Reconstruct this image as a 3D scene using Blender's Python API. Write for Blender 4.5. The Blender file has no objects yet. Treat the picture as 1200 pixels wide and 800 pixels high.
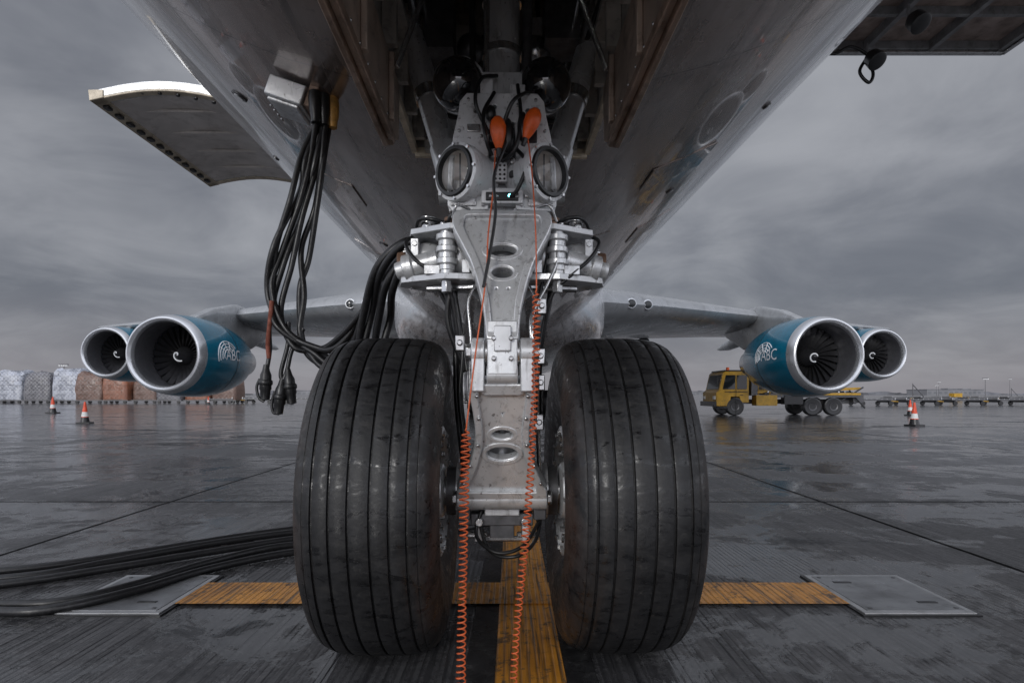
import bpy, bmesh, math, random
from mathutils import Vector, Matrix
random.seed(7)
S=bpy.context.scene
S.view_settings.view_transform='Standard'; S.view_settings.look='None'; S.view_settings.exposure=0
COL=S.collection

# ---------------------------------------------------------------- node helpers
class NT:
    def __init__(s,mat):
        s.m=mat; mat.use_nodes=True; s.t=mat.node_tree; s.n=s.t.nodes; s.l=s.t.links
        s.n.clear()
    def add(s,t,**k):
        nd=s.n.new(t)
        for a,b in k.items(): setattr(nd,a,b)
        return nd
    def put(s,sock,v):
        if v is None: return
        if hasattr(v,'is_output'): s.l.new(v,sock)
        else:
            try: sock.default_value=v
            except Exception:
                if isinstance(v,(tuple,list)) and len(v)==3: sock.default_value=(*v,1)
                else: sock.default_value=(v,v,v)
    def math(s,op,a,b=None,c=None,clamp=False):
        nd=s.add('ShaderNodeMath',operation=op,use_clamp=clamp)
        s.put(nd.inputs[0],a)
        if b is not None: s.put(nd.inputs[1],b)
        if c is not None: s.put(nd.inputs[2],c)
        return nd.outputs[0]
    def mix(s,f,a,b):
        nd=s.add('ShaderNodeMix',data_type='RGBA')
        s.put(nd.inputs['Factor'],f)
        for i,v in ((6,a),(7,b)):
            if hasattr(v,'is_output'): s.l.new(v,nd.inputs[i])
            else: nd.inputs[i].default_value=(*v,1) if len(v)==3 else v
        return nd.outputs[2]
    def noise(s,vec,scale,detail=3,rough=.5,dist=0):
        nd=s.add('ShaderNodeTexNoise')
        if vec is not None: s.l.new(vec,nd.inputs['Vector'])
        nd.inputs['Scale'].default_value=scale; nd.inputs['Detail'].default_value=detail
        nd.inputs['Roughness'].default_value=rough; nd.inputs['Distortion'].default_value=dist
        return nd.outputs[0]
    def mapr(s,v,a,b,c=0,d=1,smooth=False):
        nd=s.add('ShaderNodeMapRange'); nd.clamp=True
        if smooth: nd.interpolation_type='SMOOTHSTEP'
        s.put(nd.inputs[0],v)
        for i,x in enumerate((a,b,c,d)): nd.inputs[i+1].default_value=x
        return nd.outputs[0]
    def coord(s,which='Object',scale=None):
        tc=s.add('ShaderNodeTexCoord').outputs[which]
        if scale:
            mp=s.add('ShaderNodeMapping'); s.l.new(tc,mp.inputs[0]); mp.inputs['Scale'].default_value=scale
            return mp.outputs[0]
        return tc
    def sep(s,v):
        nd=s.add('ShaderNodeSeparateXYZ'); s.l.new(v,nd.inputs[0]); return nd.outputs
    def bump(s,h,strength=.3,dist=.01,normal=None):
        nd=s.add('ShaderNodeBump'); s.l.new(h,nd.inputs['Height'])
        nd.inputs['Strength'].default_value=strength; nd.inputs['Distance'].default_value=dist
        if normal is not None: s.l.new(normal,nd.inputs['Normal'])
        return nd.outputs[0]
    def out(s,color,rough=.5,metal=0,normal=None,coat=0,spec=None,emis=None,es=0,trans=0):
        p=s.add('ShaderNodeBsdfPrincipled'); o=s.add('ShaderNodeOutputMaterial')
        if hasattr(color,'is_output'): s.l.new(color,p.inputs['Base Color'])
        else: p.inputs['Base Color'].default_value=(*color,1)
        s.put(p.inputs['Roughness'],rough); s.put(p.inputs['Metallic'],metal)
        if normal is not None: s.l.new(normal,p.inputs['Normal'])
        p.inputs['Coat Weight'].default_value=coat
        p.inputs['Transmission Weight'].default_value=trans
        if spec is not None: s.put(p.inputs['Specular IOR Level'],spec)
        if emis: p.inputs['Emission Color'].default_value=(*emis,1); p.inputs['Emission Strength'].default_value=es
        s.l.new(p.outputs[0],o.inputs[0]); return p

def mat(name,col,rough=.5,metal=0,var=.25,scale=8,dirt=0,dirtcol=(.05,.04,.035),bump=.1,coat=0,bscale=60,spec=None):
    m=bpy.data.materials.new(name); t=NT(m); c=t.coord()
    n=t.noise(c,scale,2,.6)
    dk=tuple(x*(1-var) for x in col); lt=tuple(min(1,x*(1+var)) for x in col)
    cc=t.mix(t.mapr(n,.3,.7),dk,lt)
    if dirt>0:
        n2=t.noise(c,scale*2.3,4,.72,.4)
        cc=t.mix(t.mapr(n2,.5,.72,0,dirt),cc,dirtcol)
    r=t.mapr(n,.3,.7,min(1,rough*1.25),max(0.02,rough*.8))
    nb=t.bump(t.noise(c,bscale,1,.6),bump,.004) if bump>0 else None
    t.out(cc,r,metal,nb,coat,spec)
    return m

def grimy(name,col,rough,metal):
    """painted metal with stains, chips and grime"""
    m=bpy.data.materials.new(name); t=NT(m); c=t.coord()
    n=t.noise(c,5,3,.65,.3); n2=t.noise(t.coord('Object',(10,10,2.0)),3.2,4,.7,.3); n3=t.noise(c,55,2,.6)
    cc=t.mix(t.mapr(n,.35,.65),tuple(v*.78 for v in col),col)
    cc=t.mix(t.mapr(n2,.54,.72,0,.6),cc,(.12,.11,.10))
    cc=t.mix(t.mapr(n3,.66,.73,0,.7),cc,(.06,.05,.045))
    t.out(cc,t.mapr(n,.3,.7,rough*1.25,rough*.75),metal,t.bump(n3,.18,.003)); return m

M={}
M['gear']=grimy('gear_paint',(.68,.69,.70),.30,.45)
M['gearw']=grimy('bracket_paint',(.78,.79,.80),.34,.1)
M['steel']=mat('bare_steel',(.50,.50,.50),.22,.9,.25,20,.4,(.05,.045,.04),.08)
M['dsteel']=mat('dark_steel',(.10,.10,.105),.4,.6,.3,20,.4)
M['chrome']=mat('chrome',(.75,.75,.76),.12,1,.05,9,.15,bump=0)
M['rubber2']=mat('cable_rubber',(.009,.009,.010),.38,0,.3,20,.3,(.05,.05,.05),.25,0,30)
M['black']=mat('black_plastic',(.014,.014,.015),.35,0,.3,15,0,bump=0)
M['dome']=mat('black_gloss_dome',(.012,.012,.014),.05,0,.2,6,0,bump=0,coat=1)
M['well']=mat('well_primer',(.44,.42,.39),.45,.2,.3,6,.65,(.04,.03,.025),.2)
M['orange']=mat('orange_plastic',(.80,.12,.015),.35,0,.12,20,.3,(.2,.04,.01))
M['cord']=mat('orange_cord',(.55,.105,.03),.5,0,.2,30,.3,(.15,.03,.01),0)
M['yellow']=mat('yellow_vehicle_paint',(.44,.25,.02),.42,0,.2,3,.65,(.10,.07,.03),0)
M['white']=mat('white_plastic',(.75,.75,.74),.5,0,.08,5,.2,(.3,.29,.28),0)
M['glassd']=mat('dark_glass',(.015,.018,.02),.06,0,.1,3,0,bump=0)
M['brass']=mat('ochre_connector',(.42,.22,.05),.5,.1,.3,20,.5)
M['brown']=mat('rust_ring',(.20,.12,.08),.5,.4,.3,20,.4)
M['strap']=mat('red_strap',(.18,.05,.03),.8,0,.3,30,.3)
M['wing']=mat('wing_grey_paint',(.40,.41,.42),.30,.4,.14,1.2,.4,(.12,.12,.12),0,.2,8)
M['dark']=mat('fan_titanium',(.06,.06,.065),.35,.7,.2,5,0,bump=0)
M['barrel']=mat('inlet_liner',(.13,.13,.14),.45,.3,.1,3,.2,(.07,.07,.07),0)
M['lip']=mat('bare_metal_lip',(.58,.59,.61),.28,.75,.06,1.2,0,bump=0)
M['blue']=mat('teal_blue_paint',(.003,.125,.205),.2,0,.18,1.2,.25,(.008,.05,.075),0,.6)
M['decal']=mat('white_decal',(.75,.77,.79),.4,0,.03,5,0,bump=0)
M['led']=bpy.data.materials.new('led_lamp'); NT(M['led']).out((.1,.8,.9),.3,emis=(.2,.9,1),es=9)
m=bpy.data.materials.new('lamp_glass'); t=NT(m)
g=t.add('ShaderNodeBsdfGlossy'); g.inputs['Roughness'].default_value=.03
tr=t.add('ShaderNodeBsdfTransparent'); fr=t.add('ShaderNodeFresnel'); fr.inputs[0].default_value=1.5
mx=t.add('ShaderNodeMixShader'); t.l.new(fr.outputs[0],mx.inputs[0]); t.l.new(tr.outputs[0],mx.inputs[1]); t.l.new(g.outputs[0],mx.inputs[2])
o=t.add('ShaderNodeOutputMaterial'); t.l.new(mx.outputs[0],o.inputs[0]); M['glass']=m
M['reflector']=mat('lamp_reflector',(.92,.87,.82),.2,.35,.05,20,0,bump=.3,bscale=40)

# tyre
m=bpy.data.materials.new('tyre_rubber'); t=NT(m); c=t.coord(); x,y,z=t.sep(c)
n=t.noise(c,5,4,.7,.6); n2=t.noise(c,42,2,.65); nz=t.noise(t.coord('Object',(1.2,3.5,3.5)),7,4,.72,.8)
rad=t.math('SQRT',t.math('ADD',t.math('MULTIPLY',y,y),t.math('MULTIPLY',z,z)))
cc=t.mix(t.mapr(n,.33,.68),(.0065,.0065,.007),(.019,.019,.020))
cc=t.mix(t.mapr(nz,.55,.62,0,.6),cc,(.004,.004,.0045))
cc=t.mix(t.mapr(n2,.62,.74,0,.5),cc,(.045,.043,.040))
cc=t.mix(t.mapr(nz,.42,.33,0,.4),cc,(.036,.034,.032))
side=t.mapr(rad,.615,.55,0,1)
cc=t.mix(t.math('MULTIPLY',side,t.mapr(n,.4,.60,0,.5)),cc,(.075,.045,.032))
hh=t.math('ADD',n2,t.math('MULTIPLY',n,.8))
t.out(cc,t.mapr(nz,.48,.62,.55,.24),0,t.bump(hh,.26,.006),spec=.42); M['tyre']=m

def skin(name,base,basew,met=.6):
    m=bpy.data.materials.new(name); t=NT(m); c=t.coord(); x,y,z=t.sep(c)
    phi=t.math('ARCTAN2',x,t.math('SUBTRACT',5.6,z)); s=t.math('MULTIPLY',phi,3.25)
    def dline(v,p,off=0):
        f=t.math('FRACT',t.math('ADD',t.math('DIVIDE',v,p),off+50))
        return t.math('MULTIPLY',t.math('ABSOLUTE',t.math('SUBTRACT',f,.5)),p)
    dy=dline(y,1.55,.30); ds=dline(s,1.62,.5)
    seam=t.math('MAXIMUM',t.math('LESS_THAN',dy,.005),t.math('LESS_THAN',ds,.005))
    def riv(d,v):
        a=t.math('ABSOLUTE',t.math('SUBTRACT',d,.026)); b=dline(v,.040)
        return t.math('LESS_THAN',t.math('ADD',t.math('MULTIPLY',a,a),t.math('MULTIPLY',b,b)),.000030)
    rv=t.math('MAXIMUM',riv(dy,s),riv(ds,y))
    streak=t.noise(t.coord('Object',(3,.35,3)),1.6,4,.68,.4)
    blot=t.noise(c,.8,3,.65,.6); fine=t.noise(c,9,3,.72)
    drip=t.noise(t.coord('Object',(7,.5,7)),1.3,3,.7,.2)
    lo=tuple(v*.55 for v in base)
    # grimy belly, pale side paint with the bright sky reflection painted in
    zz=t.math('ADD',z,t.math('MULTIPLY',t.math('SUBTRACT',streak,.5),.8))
    pale_sheen=t.mapr(zz,2.72,3.20,0,1,True)
    bb=t.mix(t.mapr(streak,.36,.66),lo,base)
    bb=t.mix(t.mapr(blot,.42,.66,0,.6),bb,(base[0]*.62,base[1]*.50,base[2]*.43))
    bb=t.mix(t.mapr(drip,.55,.66,0,.65),bb,(.065,.05,.042))
    bb=t.mix(t.mapr(fine,.56,.72,0,.5),bb,(.06,.05,.045))
    cc=t.mix(pale_sheen,bb,(.78,.79,.81))
    cc=t.mix(t.math('MULTIPLY',t.mapr(fine,.60,.75,0,.35),pale_sheen),cc,(.2,.19,.18))
    cc=t.mix(t.mapr(z,4.9,5.1),cc,basew)
    cc=t.mix(t.math('MULTIPLY',seam,.85),cc,(.02,.018,.016))
    cc=t.mix(t.math('MULTIPLY',rv,.7),cc,(.04,.035,.03))
    rg=t.mapr(streak,.3,.7,.34,.16)
    waves=t.noise(t.coord('Object',(1,.6,1)),1.3,1,.4)
    h=t.math('ADD',t.math('MULTIPLY',waves,5),t.math('MULTIPLY',seam,-.5))
    b=t.bump(h,.25,.012)
    t.out(cc,rg,t.math('SUBTRACT',met,t.math('MULTIPLY',pale_sheen,.3)),b,.5); return m
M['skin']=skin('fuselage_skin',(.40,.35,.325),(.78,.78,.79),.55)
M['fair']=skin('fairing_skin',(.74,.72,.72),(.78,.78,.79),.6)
M['door']=mat('gear_door_inner',(.50,.40,.33),.45,.3,.3,4,.75,(.10,.065,.045),.25)
M['dedge']=mat('gear_door_edge',(.34,.24,.18),.5,.3,.3,8,.6,(.05,.035,.028),.25)
M['panel']=mat('cargo_door_lining',(.70,.66,.63),.5,.2,.15,2.5,.4,(.25,.21,.18),.1)
M['tan']=mat('tan_frame',(.62,.54,.42),.5,.1,.2,8,.5,(.12,.1,.07),.1)

# ---------------------------------------------------------------- mesh helpers
class B:
    def __init__(s): s.bm=bmesh.new(); s.mats=[]
    def mi(s,m):
        if m not in s.mats: s.mats.append(m)
        return s.mats.index(m)
    def _take(s,verts,mx,m):
        i=s.mi(m); fs=set()
        for v in verts:
            v.co=mx@v.co
            for f in v.link_faces: fs.add(f)
        for f in fs: f.material_index=i
    def box(s,c,size,m,rot=(0,0,0)):
        r=bmesh.ops.create_cube(s.bm,size=1)
        mx=Matrix.Translation(c)@Matrix.Rotation(rot[2],4,'Z')@Matrix.Rotation(rot[1],4,'Y')@Matrix.Rotation(rot[0],4,'X')@Matrix.Diagonal((*size,1))
        s._take(r['verts'],mx,m)
    def cyl(s,a,b,r1,m,r2=None,seg=24):
        a=Vector(a);b=Vector(b);d=b-a
        r=bmesh.ops.create_cone(s.bm,cap_ends=True,segments=seg,radius1=r1,radius2=r1 if r2 is None else r2,depth=d.length)
        mx=Matrix.Translation((a+b)/2)@d.to_track_quat('Z','Y').to_matrix().to_4x4()
        s._take(r['verts'],mx,m)
    def sph(s,c,r,m,sc=(1,1,1),seg=24):
        q=bmesh.ops.create_uvsphere(s.bm,u_segments=seg,v_segments=seg//2,radius=r)
        s._take(q['verts'],Matrix.Translation(c)@Matrix.Diagonal((*sc,1)),m)
    def lathe(s,prof,org,axis,m,seg=48,mf=None):
        q=Vector(axis).to_track_quat('Z','Y').to_matrix().to_4x4(); mx=Matrix.Translation(org)@q
        rings=[]
        for (h,r) in prof:
            if r<1e-5: rings.append([s.bm.verts.new(mx@Vector((0,0,h)))])
            else: rings.append([s.bm.verts.new(mx@Vector((r*math.cos(2*math.pi*k/seg),r*math.sin(2*math.pi*k/seg),h))) for k in range(seg)])
        for j in range(len(rings)-1):
            A,Bq=rings[j],rings[j+1]
            mm=s.mi(mf(j) if mf else m)
            for k in range(seg):
                k2=(k+1)%seg
                if len(A)==1 and len(Bq)==1: break
                if len(A)==1: f=s.bm.faces.new((A[0],Bq[k],Bq[k2]))
                elif len(Bq)==1: f=s.bm.faces.new((A[k],Bq[0],A[k2]))
                else: f=s.bm.faces.new((A[k],A[k2],Bq[k2],Bq[k]))
                f.material_index=mm
    def loft(s,rings,m,closed=True,caps=True,skip=None):
        R=[[s.bm.verts.new(p) for p in r] for r in rings]; i=s.mi(m)
        n=len(R[0])
        for j in range(len(R)-1):
            for k in range(n if closed else n-1):
                if skip and skip(j,k): continue
                k2=(k+1)%n
                f=s.bm.faces.new((R[j][k],R[j][k2],R[j+1][k2],R[j+1][k])); f.material_index=i
        if caps:
            for r in (R[0],R[-1]):
                try: f=s.bm.faces.new(r); f.material_index=i
                except Exception: pass
    def prism(s,pts,ax,a0,a1,m):
        def mk(p,a):
            if ax=='x': return (a,p[0],p[1])
            if ax=='y': return (p[0],a,p[1])
            return (p[0],p[1],a)
        s.loft([[mk(p,a0) for p in pts],[mk(p,a1) for p in pts]],m)
    def fin(s,name,parent=None,bevel=0,smooth=35,loc=None,rot=None,recalc=True):
        if recalc: bmesh.ops.recalc_face_normals(s.bm,faces=s.bm.faces)
        me=bpy.data.meshes.new(name); s.bm.to_mesh(me); s.bm.free()
        for m in s.mats: me.materials.append(m)
        for p in me.polygons: p.use_smooth=True
        me.set_sharp_from_angle(angle=math.radians(smooth))
        ob=bpy.data.objects.new(name,me); COL.objects.link(ob)
        if parent: ob.parent=parent
        if loc: ob.location=loc
        if rot: ob.rotation_euler=rot
        if bevel:
            b=ob.modifiers.new('bevel','BEVEL'); b.width=bevel; b.segments=2; b.limit_method='ANGLE'; b.angle_limit=math.radians(50)
        return ob

def catmull(P,n=10):
    P=[Vector(p) for p in P]; out=[]
    Q=[P[0]*2-P[1]]+P+[P[-1]*2-P[-2]]
    for i in range(1,len(Q)-2):
        for k in range(n):
            t_=k/n; a,b,c,d=Q[i-1],Q[i],Q[i+1],Q[i+2]
            out.append(.5*((2*b)+(c-a)*t_+(2*a-5*b+4*c-d)*t_*t_+(3*b-a-3*c+d)*t_**3))
    out.append(P[-1]); return out
def tomesh(cu,name,m,parent,smooth=40):
    tmp=bpy.data.objects.new('tmp',cu); COL.objects.link(tmp)
    dg=bpy.context.evaluated_depsgraph_get(); dg.update()
    me=bpy.data.meshes.new_from_object(tmp.evaluated_get(dg)); bpy.data.objects.remove(tmp); bpy.data.curves.remove(cu)
    me.name=name; me.materials.clear(); me.materials.append(m)
    for p in me.polygons: p.use_smooth=True
    me.set_sharp_from_angle(angle=math.radians(smooth))
    ob=bpy.data.objects.new(name,me); COL.objects.link(ob)
    if parent: ob.parent=parent
    return ob
def tube(name,paths,r,m,parent=None,smoothp=True,res=3):
    cu=bpy.data.curves.new(name,'CURVE'); cu.dimensions='3D'; cu.bevel_depth=r; cu.bevel_resolution=res; cu.use_fill_caps=True
    for P in paths:
        pts=catmull(P) if smoothp else P
        sp=cu.splines.new('POLY'); sp.points.add(len(pts)-1)
        for i,p in enumerate(pts): sp.points[i].co=(p[0],p[1],p[2],1)
    return tomesh(cu,name,m,parent,80)
def oval(cx,cy,a,b,n=28): return [(cx+a*math.cos(2*math.pi*k/n),cy+b*math.sin(2*math.pi*k/n)) for k in range(n)]
def mirror(h): return h+[(-x,y) for x,y in reversed(h)]
def plate(name,loops,th,bev,m,parent,loc,rx,rz=0):
    cu=bpy.data.curves.new(name,'CURVE'); cu.dimensions='2D'; cu.fill_mode='BOTH'; cu.extrude=th/2; cu.bevel_depth=bev; cu.bevel_resolution=2
    for L in loops:
        sp=cu.splines.new('POLY'); sp.points.add(len(L)-1); sp.use_cyclic_u=True
        for i,p in enumerate(L): sp.points[i].co=(p[0],p[1],0,1)
    ob=tomesh(cu,name,m,parent,35); ob.location=loc; ob.rotation_euler=(rx,0,rz); return ob
def smooth2(P,n=6):
    Q=[(x,y,0) for x,y in P]; return [(p.x,p.y) for p in catmull(Q,n)]

# ================================================================= SETTING
m=bpy.data.materials.new('wet_concrete'); t=NT(m); c=t.coord(); x,y,z=t.sep(c)
def cellline(v,p,off,w):
    f=t.math('FRACT',t.math('DIVIDE',t.math('SUBTRACT',v,off),p))
    d=t.math('MULTIPLY',t.math('ABSOLUTE',t.math('SUBTRACT',f,.5)),p)
    return t.math('LESS_THAN',d,w)
mid=t.noise(c,.9,5,.7,.9); fine=t.noise(c,26,4,.75); med=t.noise(c,5,4,.72,.6)
strk=t.noise(t.coord('Object',(14,.28,1)),2.0,3,.7,.3)
patch=t.noise(t.coord('Object',(.28,.75,1)),.9,4,.62,.5)
wob=t.math('MULTIPLY',t.math('SUBTRACT',mid,.5),.03)
jx=cellline(t.math('ADD',x,wob),6.1,2.9-3.05+610,.018); jy=cellline(t.math('ADD',y,wob),7.4,5.6-3.7,.022)
joint=t.math('MAXIMUM',jx,jy)
jxw=cellline(x,6.1,2.9-3.05+610,.10); jyw=cellline(y,7.4,5.6-3.7,.14); jw=t.math('MAXIMUM',jxw,jyw)
cx=t.math('FLOOR',t.math('DIVIDE',t.math('SUBTRACT',x,2.9),6.1)); cy=t.math('FLOOR',t.math('DIVIDE',t.math('SUBTRACT',y,5.6),7.4))
cv=t.add('ShaderNodeCombineXYZ'); t.l.new(cx,cv.inputs[0]); t.l.new(cy,cv.inputs[1])
wn=t.add('ShaderNodeTexWhiteNoise'); wn.noise_dimensions='2D'; t.l.new(cv.outputs[0],wn.inputs['Vector']); slab=wn.outputs[0]
base=t.mix(t.mapr(mid,.3,.7),(.045,.045,.048),(.125,.124,.128))
base=t.mix(t.mapr(slab,0,1,0,.5),base,(.15,.148,.152))
base=t.mix(t.mapr(med,.50,.66,0,.6),base,(.030,.030,.032))
base=t.mix(t.mapr(strk,.46,.64,0,.7),base,(.022,.022,.024))
base=t.mix(t.mapr(fine,.54,.72,0,.5),base,(.20,.198,.195))
base=t.mix(t.mapr(fine,.46,.34,0,.5),base,(.018,.018,.019))
dark=t.mapr(t.math('ADD',t.math('MULTIPLY',patch,.75),t.math('MULTIPLY',med,.25)),.555,.595,0,1,True)
base=t.mix(t.math('MULTIPLY',dark,.88),base,(.011,.011,.013))
base=t.mix(t.math('MULTIPLY',jw,.4),base,(.035,.035,.036))
base=t.mix(t.math('MULTIPLY',joint,.95),base,(.006,.006,.006))
gv=t.math('FRACT',t.math('DIVIDE',t.math('ADD',x,t.math('MULTIPLY',strk,.03)),.030))
gr=t.mapr(t.math('ABSOLUTE',t.math('SUBTRACT',gv,.5)),.02,.30,1,0,True)
near=t.mapr(y,4.5,10,1,0)
grs=t.math('MULTIPLY',gr,t.math('MULTIPLY',near,t.mapr(t.math('ADD',mid,t.math('MULTIPLY',strk,.6)),.68,.92,.05,1)))
base=t.mix(t.math('MULTIPLY',grs,.55),base,(.016,.016,.017))
# standing water film
wet=t.math('ADD',t.math('MULTIPLY',patch,.38),t.math('ADD',t.math('MULTIPLY',mid,.44),t.math('MULTIPLY',med,.18)))
pud=t.mapr(wet,.470,.515,0,1,True)
far=t.mapr(y,7,20,0,1,True)
film=t.math('MAXIMUM',t.math('MULTIPLY',pud,.95),t.math('MULTIPLY',far,t.mapr(mid,.34,.62,1,.72)))
film=t.math('MULTIPLY',film,t.math('SUBTRACT',1,t.math('MULTIPLY',dark,.60)))
base=t.mix(t.math('MULTIPLY',pud,.4),base,(.022,.022,.024))
rdry=t.mapr(fine,.35,.65,.32,.55)
rough=t.math('ADD',t.math('MULTIPLY',t.math('SUBTRACT',1,film),rdry),t.math('MULTIPLY',film,t.mapr(med,.35,.65,.04,.15)))
rough=t.math('MAXIMUM',rough,t.math('MULTIPLY',joint,.9))
spec=t.math('ADD',.25,t.math('MULTIPLY',film,.75)); spec=t.math('MULTIPLY',spec,t.math('SUBTRACT',1,t.math('MULTIPLY',joint,.9)))
h=t.math('ADD',fine,t.math('ADD',t.math('MULTIPLY',grs,-1.2),t.math('MULTIPLY',strk,.6)))
h=t.math('MULTIPLY',h,t.math('SUBTRACT',1,t.math('MULTIPLY',film,.90)))
h=t.math('ADD',h,t.math('MULTIPLY',joint,-1.5))
t.out(base,rough,0,t.bump(h,.75,.006),0,spec); M['ground']=m
b=B()
ys=[-200,-20,0,10,40,200,2600]; xs=[-2600,-200,-20,0,20,200,2600]
V=[[b.bm.verts.new((xx,yy,0)) for xx in xs] for yy in ys]; b.mi(m)
for j in range(len(ys)-1):
    for i in range(len(xs)-1): b.bm.faces.new((V[j][i],V[j][i+1],V[j+1][i+1],V[j+1][i]))
b.fin('apron_ground',recalc=False)

m=bpy.data.materials.new('worn_yellow_paint'); t=NT(m); c=t.coord(); x,y,z=t.sep(c)
w1=t.noise(t.coord('Object',(26,.7,1)),1.3,4,.7,.4); w2=t.noise(c,13,5,.78,.3); w3=t.noise(c,2.5,3,.6)
gv=t.math('FRACT',t.math('DIVIDE',t.math('ADD',x,t.math('MULTIPLY',w1,.03)),.030)); gg=t.mapr(t.math('ABSOLUTE',t.math('SUBTRACT',gv,.5)),0,.28,1,0,True)
cc=t.mix(t.mapr(w3,.35,.65),(.42,.17,.018),(.70,.30,.035))
cc=t.mix(t.math('MULTIPLY',gg,t.mapr(w3,.35,.6,.75,.2)),cc,(.05,.03,.015))
cc=t.mix(t.mapr(w1,.53,.62,0,.85),cc,(.05,.04,.03))
cc=t.mix(t.mapr(w2,.55,.62,0,.85),cc,(.045,.04,.035))
t.out(cc,t.mapr(w2,.3,.7,.25,.5),0,t.bump(t.math('SUBTRACT',w2,gg),.6,.005),.1); M['mark']=m
M['markblack']=mat('black_border_paint',(.022,.022,.023),.26,0,.4,6,.6,(.09,.09,.09),.5,.1,40)
def sheet(name,x0,x1,y0,y1,z,m):
    b=B(); b.mi(m); v=[b.bm.verts.new(p) for p in ((x0,y0,z),(x1,y0,z),(x1,y1,z),(x0,y1,z))]; b.bm.faces.new(v); return b.fin(name,recalc=False)
sheet('black_marking_border',-.17,.30,-12,60,.004,M['markblack'])
sheet('centreline_marking',-.06,.19,-12,60,.008,M['mark'])
sheet('stop_bar_marking',-1.68,1.66,2.84,3.16,.012,M['mark'])

M['cover']=mat('galvanised_cover',(.21,.215,.225),.34,.35,.25,4,.55,(.07,.07,.07),.4,0,25)
M['cover2']=mat('cover_frame',(.38,.385,.395),.40,.3,.15,6,.4,(.12,.12,.12),.2)
for sx in (-1,1):
    b=B(); cxx=sx*1.86
    b.box((cxx,3.0,.003),(.54,.60,.010),M['black'])
    b.box((cxx,3.0,.006),(.51,.57,.014),M['cover2'])
    b.box((cxx,3.0,.0087),(.455,.515,.014),M['cover'])
    b.box((cxx-.12,3.15,.0170),(.09,.022,.003),M['black']); b.box((cxx+.12,2.85,.0170),(.09,.022,.003),M['black'])
    for dx in (-.2,.2):
        for dy in (-.23,.23): b.cyl((cxx+dx,3+dy,.0157),(cxx+dx,3+dy,.0177),.011,M['dsteel'],seg=10)
    b.fin('pit_cover',bevel=.001)

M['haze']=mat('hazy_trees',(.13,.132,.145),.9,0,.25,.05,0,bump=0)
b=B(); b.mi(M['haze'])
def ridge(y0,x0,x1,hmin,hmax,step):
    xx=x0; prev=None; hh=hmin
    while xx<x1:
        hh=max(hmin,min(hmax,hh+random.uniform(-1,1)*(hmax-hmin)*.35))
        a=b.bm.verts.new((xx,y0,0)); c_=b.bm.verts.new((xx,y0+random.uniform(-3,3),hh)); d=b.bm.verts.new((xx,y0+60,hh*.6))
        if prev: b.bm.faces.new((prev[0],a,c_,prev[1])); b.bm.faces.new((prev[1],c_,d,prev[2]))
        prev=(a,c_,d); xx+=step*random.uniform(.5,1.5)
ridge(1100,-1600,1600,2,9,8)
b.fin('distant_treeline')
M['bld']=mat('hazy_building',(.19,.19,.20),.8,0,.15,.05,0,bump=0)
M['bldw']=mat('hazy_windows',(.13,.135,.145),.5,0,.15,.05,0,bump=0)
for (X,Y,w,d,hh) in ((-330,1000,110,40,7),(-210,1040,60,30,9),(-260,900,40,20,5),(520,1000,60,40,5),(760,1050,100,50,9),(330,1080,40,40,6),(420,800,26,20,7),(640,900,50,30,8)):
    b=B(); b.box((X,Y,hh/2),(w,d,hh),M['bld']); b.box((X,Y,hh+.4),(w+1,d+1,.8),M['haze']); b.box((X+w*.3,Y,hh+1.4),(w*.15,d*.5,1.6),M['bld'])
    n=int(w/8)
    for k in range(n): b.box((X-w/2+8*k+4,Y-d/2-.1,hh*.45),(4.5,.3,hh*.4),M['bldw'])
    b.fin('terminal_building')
def mast(X,Y,hh):
    b=B(); b.cyl((X,Y,0),(X,Y,hh),.15,M['dsteel'],.08,seg=8); b.box((X,Y,hh),(2.2,.4,.25),M['dsteel'])
    for k in (-.9,-.3,.3,.9): b.box((X+k,Y-.3,hh-.3),(.4,.4,.3),M['white'])
    b.fin('floodlight_mast')
mast(-120,160,9); mast(206,260,8); mast(-160,330,12); mast(350,420,12); mast(-205,300,8); mast(300,420,10); mast(270,380,7)

M['cone']=mat('cone_orange',(.62,.07,.025),.5,0,.15,12,.5,(.12,.03,.02))
M['conew']=mat('cone_white',(.6,.6,.58),.5,0,.1,12,.4,(.3,.28,.25))
def cone(X,Y,hh=.75):
    b=B(); s_=hh/.75
    b.box((X,Y,.025*s_),(.40*s_,.40*s_,.05*s_),M['black'],rot=(0,0,random.random()))
    pr=[(.04,.165),(.05,.145),(.22,.112),(.24,.108),(.38,.085),(.40,.082),(.52,.062),(.54,.058),(.62,.046),(.75,.026),(.755,.0)]
    pr=[(a*s_,r*s_) for a,r in pr]
    def mf(j): return M['black'] if j<2 else (M['conew'] if j in (3,4) else M['cone'])
    b.lathe(pr,(X,Y,0),(0,0,1),M['cone'],24,mf)
    b.fin('traffic_cone')
cone(-24.6,32,.88); cone(-14.8,20.7,.75); cone(12.8,19.0,.75); cone(19.0,28.5,.75); cone(-30.5,60,.8); cone(-19,58,.8)

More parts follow.
